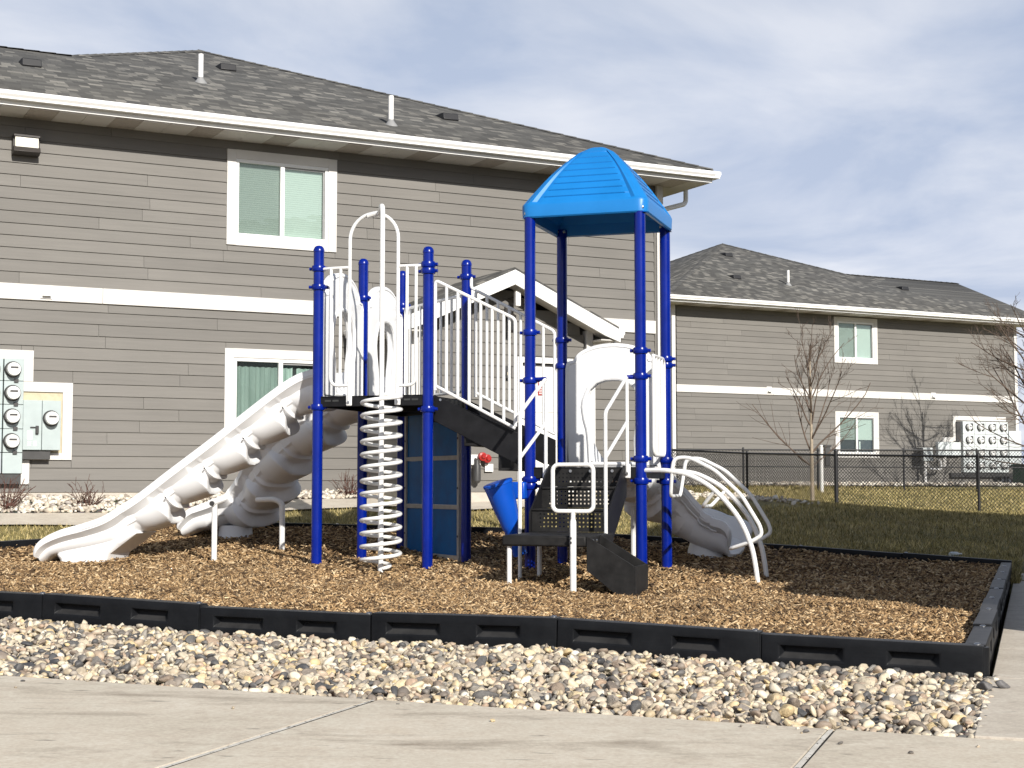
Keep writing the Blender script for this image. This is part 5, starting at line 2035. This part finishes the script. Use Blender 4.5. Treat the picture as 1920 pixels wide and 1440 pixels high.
# --- roof of the low tower
CX, CY, HW = (A2 + A3) / 2, .61, .672
prof = [(1.0, 0.0), (.908, .135), (.815, .265), (.722, .393), (.63, .513), (.54, .618), (.452, .713), (.372, .793), (.30, .861), (.22, .924), (.133, .969), (.053, .994), (0, 1.0)]
pz = np.array([q_[1] for q_ in prof])
pw_ = np.array([q_[0] for q_ in prof])
zt = np.linspace(0, 1, 64)
wt_ = np.interp(zt, pz, pw_)
H0, H1, HA = 3.665, 3.815, 4.515
m = MB()
rows = [(HW - .012, H0 + .0), (HW, H0 + .015), (HW + .004, H1 - .02), (HW - .004, H1)]
rings = []
NU = 28


def rrect(hw, z, r, disp=None):
    """rounded square loop with NU points per side"""
    out = []
    for side in range(4):
        for j in range(NU):
            u = -1 + 2 * j / NU
            # side 0: front (-y), then right, back, left
            x = u * hw
            y = -hw
            # rounded corner
            ax_, ay_ = abs(x), abs(y)
            if hw > r and ax_ > hw - r:
                tx = (ax_ - (hw - r)) / r
                yy = -(hw - r) - r * math.sqrt(max(0, 1 - (tx * .7071) ** 2 * 1.0)) if tx < 1 else -hw
                sc_ = 1 - (1 - 1 / math.sqrt(1)) * tx
                # pull the corner in
                k_ = 1 - .293 * (r / hw) * tx ** 2
                x, y = x * k_, y * k_
            if disp:
                y -= disp(u)
            for _ in range(side):
                x, y = -y, x
            out.append((CX + x, CY + y, z))
    return out


for hw, z in rows:
    rings.append(rrect(hw, z, .10))
NS = 9
for i_, z01 in enumerate(zt[1:-1]):
    hw = wt_[i_ + 1] * (HW - .02)
    fr2 = (z01 * NS * 1.02) % 1.0

    def disp(u, fr2=fr2, z01=z01):
        au = abs(u)
        if z01 > .90:
            return 0
        if au < .74:
            return .015 * (1 - fr2)
        if au < .80:
            return -.004
        return .020 * min(1, (au - .80) / .04) * (1 - max(0, (au - .93) / .07))
    rings.append(rrect(hw, H1 + (HA - H1) * z01, min(.10, hw * .5), disp))
NV = NU * 4
V = [p for r_ in rings for p in r_] + [(CX, CY, HA)]
F = []
for i_ in range(len(rings) - 1):
    F += [(i_ * NV + j, i_ * NV + (j + 1) % NV, (i_ + 1) * NV + (j + 1) % NV, (i_ + 1) * NV + j) for j in range(NV)]
top = len(V) - 1
F += [((len(rings) - 1) * NV + j, (len(rings) - 1) * NV + (j + 1) % NV, top) for j in range(NV)]
m.add(V, F)
canopy = m.build('canopy', 'blue_canopy', play, sharp=30)
# inner skin, hollow underneath
m = MB()
V = []
inn = [(HW - .012, H0), (HW - .05, H0 + .01), (HW - .055, H1 - .02), (HW * .45, H1 + .36), (.05, HA - .08)]
for hw, z in inn:
    V += [(CX - hw, CY - hw, z), (CX + hw, CY - hw, z), (CX + hw, CY + hw, z), (CX - hw, CY + hw, z)]
F = [(4 * i_ + j, 4 * i_ + 4 + j, 4 * i_ + 4 + (j + 1) % 4, 4 * i_ + (j + 1) % 4) for i_ in range(len(inn) - 1) for j in range(4)] + [(16, 19, 18, 17)]
m.add(V, F)
m.build('canopy_lining', 'blue_canopy', canopy, sharp=20)
for a in (A2, A3):
    for b in (0, 1.22):
        MB().box(a - .052, a + .052, b - .052, b + .052, 3.70, 3.735).build('post_bracket', 'bolt_steel', canopy, bevel=.01)

# --- entry steps of the low tower
def holed(x0, x1, z0, z1, sp=.040, hole=.0145, mx=.05, mz=.035):
    """upright plate (in the x-z plane) with a grid of real holes"""
    nx = int((x1 - x0 - 2 * mx) / sp)
    nz = max(1, int((z1 - z0 - 2 * mz) / sp) + 1)
    ox = (x1 - x0 - (nx - 1) * sp) / 2
    oz = (z1 - z0 - (nz - 1) * sp) / 2
    xs_ = [x0] + [v_ for k in range(nx) for v_ in (x0 + ox + k * sp - hole / 2, x0 + ox + k * sp + hole / 2)] + [x1]
    zs_ = [z0] + [v_ for k in range(nz) for v_ in (z0 + oz + k * sp - hole / 2, z0 + oz + k * sp + hole / 2)] + [z1]
    V = [(x, z) for z in zs_ for x in xs_]
    w = len(xs_)
    F = []
    for k in range(len(zs_) - 1):
        for i_ in range(w - 1):
            if i_ % 2 == 1 and k % 2 == 1:
                continue
            F.append((k * w + i_, k * w + i_ + 1, (k + 1) * w + i_ + 1, (k + 1) * w + i_))
    return V, F


SA0, SA1 = 2.655, 3.425
CH = [(.0, 1.085), (-.10, 1.085), (-.775, .62), (-.775, .335), (-.60, .335), (.0, .78)]
steps = MB().prism([(SA1, b, h) for b, h in CH], (.016, 0, 0)).build('entry_steps', 'black_coat', play, bevel=.003)
MB().prism([(SA0 - .016, b, h) for b, h in CH], (.016, 0, 0)).build('stringer', 'black_coat', steps, bevel=.003)
for b0, h0, h1 in ((-.035, .868, 1.055), (-.375, .657, .866), (-.715, .43, .655)):
    V, F = holed(SA0 + .002, SA1 - .002, h0 + .002, h1)
    MB().add([(x, b0, z) for x, z in V], F).build('riser', 'black_step', steps, sharp=0)
for b0, b1, h in ((-.39, -.034, .868), (-.73, -.374, .657)):
    MB().box(SA0 + .001, SA1 - .001, b0, b1, h - .022, h).build('tread', 'black_step', steps, bevel=.006)
for a in (2.86, 3.07, 3.30):
    MB().lathe([(.016, 0), (.016, .012)], 8, Matrix.Translation((a, -.036, 1.03)) @ Matrix.Rotation(math.pi / 2, 4, 'X')).build('bolt', 'bolt_steel', steps)
plat = MB().box(2.68, 3.48, -1.75, -.70, .33, .43).build('transfer_platform', 'black_step', play, bevel=.018)
for a, b in ((2.735, -1.69), (2.75, -.78), (3.40, -.80)):
    MB().tube([(a, b, -.3), (a, b, .34)], .0225, 10).build('leg', 'white_metal', plat)
# grab loop on a post
gl_ = MB().lathe([(.0295, -.35), (.0295, .555), (.021, .585), (.021, .66)], 14, Matrix.Translation((3.37, -1.785, 0))).build('grab_loop', 'white_metal', play)
rp = []
for cx_, cz_, a0 in ((.135, .155, 0), (-.135, .155, 90), (-.135, -.155, 180), (.135, -.155, 270)):
    for k in range(7):
        an = math.radians(a0 + 15 * k)
        rp.append((3.37 + cx_ + .055 * math.cos(an), -1.785, .862 + cz_ + .055 * math.sin(an)))
MB().tube(rp, .0195, 10, closed=True).build('loop', 'white_metal', gl_)
for h in (.37, .41):
    MB().lathe([(.012, 0), (.012, .008)], 8, Matrix.Translation((3.37 - .015, -1.813, h)) @ Matrix.Rotation(math.pi / 2, 4, 'X')).build('bolt', 'dark_metal', gl_)
# step box at the side of the platform
BX = [(3.485, .43), (3.925, .165), (3.925, -.22), (3.485, .12)]
box_ = MB().prism([(a, -1.75, h) for a, h in BX], (0, .016, 0)).build('step_box', 'black_step', play, bevel=.003)
MB().prism([(a, -1.275, h) for a, h in BX], (0, .016, 0)).build('side_plate', 'black_step', box_, bevel=.003)
MB().box(3.925, 3.941, -1.75, -1.259, -.22, .165).build('end_plate', 'black_step', box_, bevel=.003)
MB().prism([(3.487, -1.733, .20), (3.924, -1.733, .085), (3.924, -1.733, .06), (3.487, -1.733, .17)], (0, .457, 0)).build('ramp', 'black_step', box_, sharp=0)
MB().lathe([(.013, 0), (.013, .01)], 8, Matrix.Translation((3.50, -1.45, .38)) @ Matrix.Rotation(math.pi / 2, 4, 'Y')).build('bolt', 'bolt_steel', box_)
MB().lathe([(.013, 0), (.013, .01)], 8, Matrix.Translation((3.50, -1.58, .38)) @ Matrix.Rotation(math.pi / 2, 4, 'Y')).build('bolt', 'bolt_steel', box_)
# handrails beside the steps
for a, zlow, pa in ((2.598, -.3, A2), (3.457, .40, A3)):
    hr = MB().tube(fillet([(a, -.045, 1.02), (a, -.045, 1.985), (a, -.93, 1.585), (a, -.93, zlow)], .05), .0185, 10).build('handrail', 'white_metal', play)
    MB().tube([(a, -.045, 1.525), (a, -.93, 1.15)], .0175, 10).build('brace', 'white_metal', hr)
    MB().box(a - .034, a + .034, -.052, -.033, .955, 1.10).build('bolt_tab', 'white_metal', hr, bevel=.012)
    MB().lathe([(.015, 0), (.015, .012)], 8, Matrix.Translation((a, -.052, 1.0)) @ Matrix.Rotation(math.pi / 2, 4, 'X')).build('bolt', 'bolt_steel', hr)
    MB().tube([(pa, 0, 1.98), (a, -.045, 1.98)], .022, 10).build('clamp', 'blue_metal', hr)

# --- talk horn on the low tower's left post
ax_ = Vector((2.165, -.31, .905)) - Vector((2.285, -.22, .46))
Mh = Matrix.Translation((2.285, -.22, .46)) @ ax_.to_track_quat('Z', 'Y').to_matrix().to_4x4()
hl = ax_.length
horn = MB().lathe([(.075, -.30), (.088, -.02), (.098, 0), (.100, .03), (.124, hl * .45), (.144, hl * .85), (.150, hl - .02), (.156, hl - .015), (.156, hl + .005), (.148, hl + .012), (.09, hl + .016), (.01, hl + .018)], 26, Mh).build('talk_horn', 'blue_horn', play, sharp=30)
MB().box(2.24, 2.40, -.14, -.03, .74, .92).build('bracket', 'blue_horn', horn, bevel=.02)
MB().tube([(2.40, -.05, .90), (2.30, -.12, .90)], .02, 8).build('clamp', 'blue_metal', horn)

# --- guard rail on the right side of the low tower
gr_ = MB().tube(fillet([(A3, .60, 2.25), (A3, 1.13, 2.25), (A3, 1.13, 1.20), (A3, .60, 1.20), (A3, .60, 2.25)], .09), .0185, 10).build('guard_rail', 'white_metal', play)
for b in (.73, .865, 1.0):
    MB().tube([(A3, b, 1.20), (A3, b, 2.25)], .0165, 8).build('bar', 'white_metal', gr_)
MB().tube(fillet([(A3 + .02, .02, 2.22), (A3 + .02, .13, 2.22), (A3 + .02, .13, 1.13)], .04), .0185, 10).build('bar', 'white_metal', gr_)

# --- arched climber
ARC = [(A3 + .03, 1.035), (3.80, 1.035), (3.95, 1.022), (4.11, .982), (4.346, .845), (4.575, .59), (4.70, .33), (4.755, .08), (4.79, -.25)]
BC = (-.10, .50)
arc = spline([(a, 0, h) for a, h in ARC], 40)
climb = None
for b in BC:
    p = [(q_[0], b * min(1, max(0, (q_[0] - A3) / .3)) + (.0 if b < 0 else (1 - min(1, max(0, (q_[0] - A3) / .3))) * .9), q_[2]) for q_ in arc]
    o = MB().tube(p, .0245, 10).build('arch_climber' if climb is None else 'side_tube', 'white_metal', climb or play)
    climb = climb or o
    # hand loop above the tube
    q_ = [(3.93, 1.03), (3.95, 1.155), (4.10, 1.165), (4.36, 1.035), (4.62, .79), (4.80, .49), (4.82, .40), (4.70, .325)]
    MB().tube(fillet([(a, b, h) for a, h in q_], .07), .0195, 10).build('hand_loop', 'white_metal', climb)


def arc_at(a):
    for i_ in range(len(arc) - 1):
        if arc[i_][0] <= a <= arc[i_ + 1][0]:
            t_ = (a - arc[i_][0]) / (arc[i_ + 1][0] - arc[i_][0])
            return arc[i_] * (1 - t_) + arc[i_ + 1] * t_
    return arc[-1]


for a, (da, dh) in ((3.93, (-.03, -.25)), (4.36, (-.14, -.16)), (4.70, (-.21, -.07))):
    q_ = arc_at(a)
    r_ = fillet([(q_[0], BC[0], q_[2]), (q_[0] + da, BC[0] + .06, q_[2] + dh), (q_[0] + da, BC[1] - .06, q_[2] + dh), (q_[0], BC[1], q_[2])], .06)
    MB().tube(r_, .0185, 10).build('rung', 'white_metal', climb)

# ------------------------------------------------------------------ chain-link fences
def fence(pts, tops, bots, label, group, spacing=.080, wire=.0052, post_r=.03, mid=True, thick_i=()):
    """pts: post positions in plan, with heights of top rail and ground"""
    f = empty('chain_link_fence', (pts[0][0], pts[0][1], bots[0]))
    tag(f, label, 'fence', group)
    O = Vector((pts[0][0], pts[0][1], bots[0]))
    for i_, (p, zt_, zb_) in enumerate(zip(pts, tops, bots)):
        rr = post_r * (1.55 if i_ in thick_i else 1)
        ex = .10 if i_ in thick_i else .035
        po = MB().lathe([(rr, -.4), (rr, zt_ - zb_ + ex - .02), (rr * 1.15, zt_ - zb_ + ex - .015), (rr * .9, zt_ - zb_ + ex + .02), (rr * .3, zt_ - zb_ + ex + .035)], 12, Matrix.Translation(Vector((p[0], p[1], zb_)) - O))
        po.build('fence_post', 'black_wire', f)
    for i_ in range(len(pts) - 1):
        a = Vector((pts[i_][0], pts[i_][1], tops[i_])) - O
        b = Vector((pts[i_ + 1][0], pts[i_ + 1][1], tops[i_ + 1])) - O
        a0 = Vector((pts[i_][0], pts[i_][1], bots[i_] + .05)) - O
        b0 = Vector((pts[i_ + 1][0], pts[i_ + 1][1], bots[i_ + 1] + .05)) - O
        MB().tube([a, b], .023, 8).build('top_rail', 'black_wire', f)
        if mid:
            MB().tube([a.lerp(a0, .48), b.lerp(b0, .48)], .019, 8).build('mid_rail', 'black_wire', f)
        MB().tube([a0, b0], .006, 6).build('tension_wire', 'black_wire', f)
        # diamond mesh woven of slanting wires
        L = (b - a).length
        H = (a - a0).length
        V, F = [], []
        n_ = int((L + H) / spacing)
        n3 = (b - a).cross(Vector((0, 0, 1))).normalized()
        for sg in (1, -1):
            for k in range(n_):
                s0_ = -H + k * spacing if sg > 0 else k * spacing
                lo_s, hi_s = s0_, s0_ + H * sg
                # clip to the bay
                ta, tb = 0.0, 1.0
                if sg > 0:
                    if lo_s < 0: ta = -lo_s / H
                    if hi_s > L: tb = (L - lo_s) / H
                else:
                    if lo_s > L: ta = (lo_s - L) / H
                    if hi_s < 0: tb = lo_s / H
                if tb - ta < .03:
                    continue
                q_ = []
                for tt in (ta, tb):
                    s_ = (lo_s + (hi_s - lo_s) * tt) / L
                    q_.append(a0.lerp(b0, s_).lerp(a.lerp(b, s_), tt))
                d = (q_[1] - q_[0]).normalized()
                e1 = n3 * wire
                e2 = d.cross(n3).normalized() * wire
                o_ = n3 * wire * .9 * sg
                c_ = len(V)
                for p in q_:
                    V += [p + o_ + e1, p + o_ - e1 * .5 + e2 * .87, p + o_ - e1 * .5 - e2 * .87]
                F += [(c_ + j, c_ + (j + 1) % 3, c_ + 3 + (j + 1) % 3, c_ + 3 + j) for j in range(3)]
        if F:
            w_ = np_mesh('wire_mesh', V, F, 'black_wire', f)
            w_['kind'] = 'stuff'
    return f


def gp(u, D):
    p = at(u, 900, D)
    return (p.x, p.y)


def zof(u, v, D):
    return at(u, v, D).z


U_ = [(1240, 843, 921, 41), (1401, 850, 942, 38), (1568, 853, 956, 34.5), (1835, 856, 963, 32.5), (2120, 858, 972, 31)]
fence([gp(u, D) for u, v0, v1, D in U_], [zof(u, v0, D) for u, v0, v1, D in U_], [zof(u, v1, D) for u, v0, v1, D in U_], 'nearer black chain-link fence with one thick corner post, on the sunny lawn', 'chain-link fences', thick_i=(2,), mid=False)
U_ = [(1250, 843, 912, 44), (1394, 843, 912, 44.3), (1534, 843.5, 913, 44.6), (1695, 844, 914, 45), (1832, 844.5, 914, 45.3), (2010, 845, 915, 45.6)]
fence([gp(u, D) for u, v0, v1, D in U_], [zof(u, v0, D) for u, v0, v1, D in U_], [zof(u, v1, D) for u, v0, v1, D in U_], 'farther black chain-link fence close to the far apartment wall', 'chain-link fences', spacing=.095, wire=.0060)

# dog bag station between the fences
p = at(1541, 915, 43.2)
e = empty('dog_station', (p.x, p.y, p.z))
tag(e, 'white post with a black bag dispenser behind the thick fence post', 'post')
MB().lathe([(.05, -.3), (.05, 1.18), (.06, 1.19), (.03, 1.22)], 12).build('post', 'white_paint', e)
MB().box(.09, .24, -.08, .08, .62, 1.16).build('dispenser', 'dark_metal', e, bevel=.02)
MB().box(.06, .27, -.10, .10, 1.16, 1.22).build('dispenser_lid', 'dark_metal', e, bevel=.01)

# ------------------------------------------------------------------ bare trees and shrubs
def bare_tree(name, label, base, height, fork, nmain, spread, seed, trunk_r=.055, twig_mat='bark_twig', trunk_mat='bark_pale', lean=(0, 0), levels=3, density=1.0, cat='tree', low=()):
    R = random.Random(seed)
    t_ = empty(name, base)
    tag(t_, label, cat, 'leafless trees' if cat == 'tree' else None)
    tm, bmx = MB(), MB()

    def limb(m, p, d, L, r0, r1, n=7, bend=.12, upw=.10):
        pts = [p.copy()]
        d = d.normalized()
        for k in range(n):
            d = (d + Vector((R.gauss(0, bend), R.gauss(0, bend), R.gauss(0, bend * .6) + upw)) * .5).normalized()
            pts.append(pts[-1] + d * (L / n))
        m.tube(pts, r0, 7 if r0 > .02 else 5 if r0 > .008 else 4, r_fn=lambda q_: r0 + (r1 - r0) * q_)
        return pts

    def branch(p, d, L, r, lev):
        r1 = max(.0036, r * .38)
        pts = limb(bmx, p, d, L, r, r1, 7, .16, .09)
        if lev <= 0:
            return
        nk = int(R.randint(5, 7) * density)
        for k in range(nk):
            f = R.uniform(.18, .98)
            i_ = min(int(f * (len(pts) - 1)), len(pts) - 2)
            q_ = pts[i_].lerp(pts[i_ + 1], f * (len(pts) - 1) - i_)
            dd = (pts[i_ + 1] - pts[i_]).normalized()
            az = R.uniform(0, 2 * math.pi)
            side = dd.orthogonal().normalized()
            side.rotate(Matrix.Rotation(az, 3, dd))
            nd = (dd * 1.0 + side * R.uniform(.5, .95)).normalized()
            branch(q_, nd, L * R.uniform(.30, .52) * (1.1 - .35 * f), max(.0036, r * (1 - .55 * f) * .52), lev - 1)

    tp = limb(tm, Vector((0, 0, -.15)), Vector((lean[0], lean[1], 1)), height * .80 + .15, trunk_r, trunk_r * .28, 12, .035, .05)
    tm.build('trunk', trunk_mat, t_)
    for k in range(nmain):
        f = fork + (1 - fork) * (k / nmain) ** .85 * .95
        i_ = min(int(f * (len(tp) - 1)), len(tp) - 2)
        q_ = tp[i_]
        az = k * 2.4 + R.uniform(-.5, .5)
        el = R.uniform(*spread)
        d = Vector((math.cos(az) * math.cos(el), math.sin(az) * math.cos(el), math.sin(el)))
        branch(q_, d, height * R.uniform(.30, .44) * (1.15 - .6 * (f - fork) / (1 - fork + 1e-6)), trunk_r * .46 * (1.1 - .5 * f), levels - 1)
    for (z, az, el, L) in low:
        d = Vector((math.cos(az) * math.cos(el), math.sin(az) * math.cos(el), math.sin(el)))
        branch(tp[min(len(tp) - 1, int(z * len(tp)))], d, L, trunk_r * .33, 1)
    bmx.build('crown', twig_mat, t_)
    return t_


p = at(1523, 938, 36.5)
bare_tree('bare_tree', 'slender leafless young tree with pale trunk behind the nearer fence', p, 4.6, .34, 16, (.80, 1.22), 21, .054, low=((.26, .15, .55, 1.7), (.24, 3.3, .72, 2.1), (.29, 2.7, .6, 2.0)), density=.85)
p = at(1962, 925, 46.3)
bare_tree('bare_tree', 'leafless bushy tree cut by the right edge of the picture', p, 6.9, .28, 22, (.10, .85), 5, .085, density=1.25, low=((.22, 3.2, .1, 2.6), (.3, 3.0, .15, 2.3), (.4, 3.5, .15, 2.2)))


def shrub(u, v, D, label, seed, h=.42):
    p = at(u, v, D)
    p.z = float(terrain(p.x, p.y)) + .02
    R = random.Random(seed)
    e = empty('shrub', p)
    tag(e, label, 'shrub', 'leafless red shrubs in the rock bed')
    m = MB()
    for k in range(26):
        az = R.uniform(0, 2 * math.pi)
        el = R.uniform(.5, 1.35)
        L = h * R.uniform(.5, 1.0)
        d = Vector((math.cos(az) * math.cos(el), math.sin(az) * math.cos(el), math.sin(el)))
        q0 = Vector((R.uniform(-.07, .07), R.uniform(-.07, .07), -.03))
        q1 = q0 + d * L * .5 + Vector((0, 0, .02))
        q2 = q0 + d * L + Vector((R.gauss(0, .03), R.gauss(0, .03), .05))
        m.tube([q0, q1, q2], .005, 4, r_fn=lambda t_: .0065 * (1 - .6 * t_))
        for j in range(3):
            s = q1.lerp(q2, R.random())
            m.tube([s, s + d * L * .25 + Vector((R.gauss(0, .05), R.gauss(0, .05), R.gauss(0, .04)))], .003, 4)
    m.build('stems', 'bark_red', e)
    m = MB()
    for k in range(34):
        az = R.uniform(0, 2 * math.pi)
        rr = R.uniform(.0, .22)
        c_ = Vector((rr * math.cos(az), rr * math.sin(az), R.uniform(.0, .10)))
        s = R.uniform(.02, .045)
        nn = Vector((R.gauss(0, 1), R.gauss(0, 1), R.gauss(0, 1) + .6)).normalized()
        a_ = nn.orthogonal().normalized() * s
        b_ = nn.cross(a_) * .6
        m.add([c_ + a_, c_ + b_, c_ - a_, c_ - b_], [(0, 1, 2, 3)])
    m.build('dry_leaves', 'bark_red', e)
    return e


shrub(12, 945, 21.2, 'leafless dark red shrub in the rock bed at the left edge', 1, .46)
shrub(165, 942, 21.9, 'leafless dark red shrub in the rock bed right of the meter cabinets', 2, .36)
shrub(655, 925, 23.6, 'leafless dark red shrub in the rock bed behind the spiral climber', 3, .46)

# ------------------------------------------------------------------ loose bits
def loose_stone(u, v, D, size, label, seed):
    p = at(u, v, D)
    W = lumpy(Vi, 1, .012)[0] * np.array([1.25, .8, .55]) * size
    me_o = np_mesh('loose_stone', W, Fi, 'stone_grey', None, True)
    me_o.location = (p.x, p.y, .008 + size * .42)
    me_o.rotation_euler = (0, .2, seed)
    tag(me_o, label, 'stone', 'stones strayed onto the concrete')


loose_stone(1878, 1285, 7.85, .042, 'dark stone lying alone on the walk at the right', .3)
loose_stone(1847, 1292, 7.75, .050, 'reddish grey stone at the edge of the walk beside the gravel', 1.7)
loose_stone(1512, 1371, 6.45, .016, 'tiny dark pebble on the pavement near the right joint', 1.0)
p = at(1781, 1035, 19.0)
bt = empty('plastic_bottle', (p.x, p.y, float(terrain(p.x, p.y)) + .035), .6)
tag(bt, 'small crushed clear bottle lying on the shaded grass', 'bottle')
MB().lathe([(.012, .20), (.014, .17), (.03, .13), (.033, .02), (.028, 0)][::-1], 12, Matrix.Rotation(math.pi / 2, 4, 'Y')).build('bottle_body', 'litter', bt)
MB().lathe([(.014, .195), (.014, .215)], 10, Matrix.Rotation(math.pi / 2, 4, 'Y')).build('bottle_cap', 'white_paint', bt)
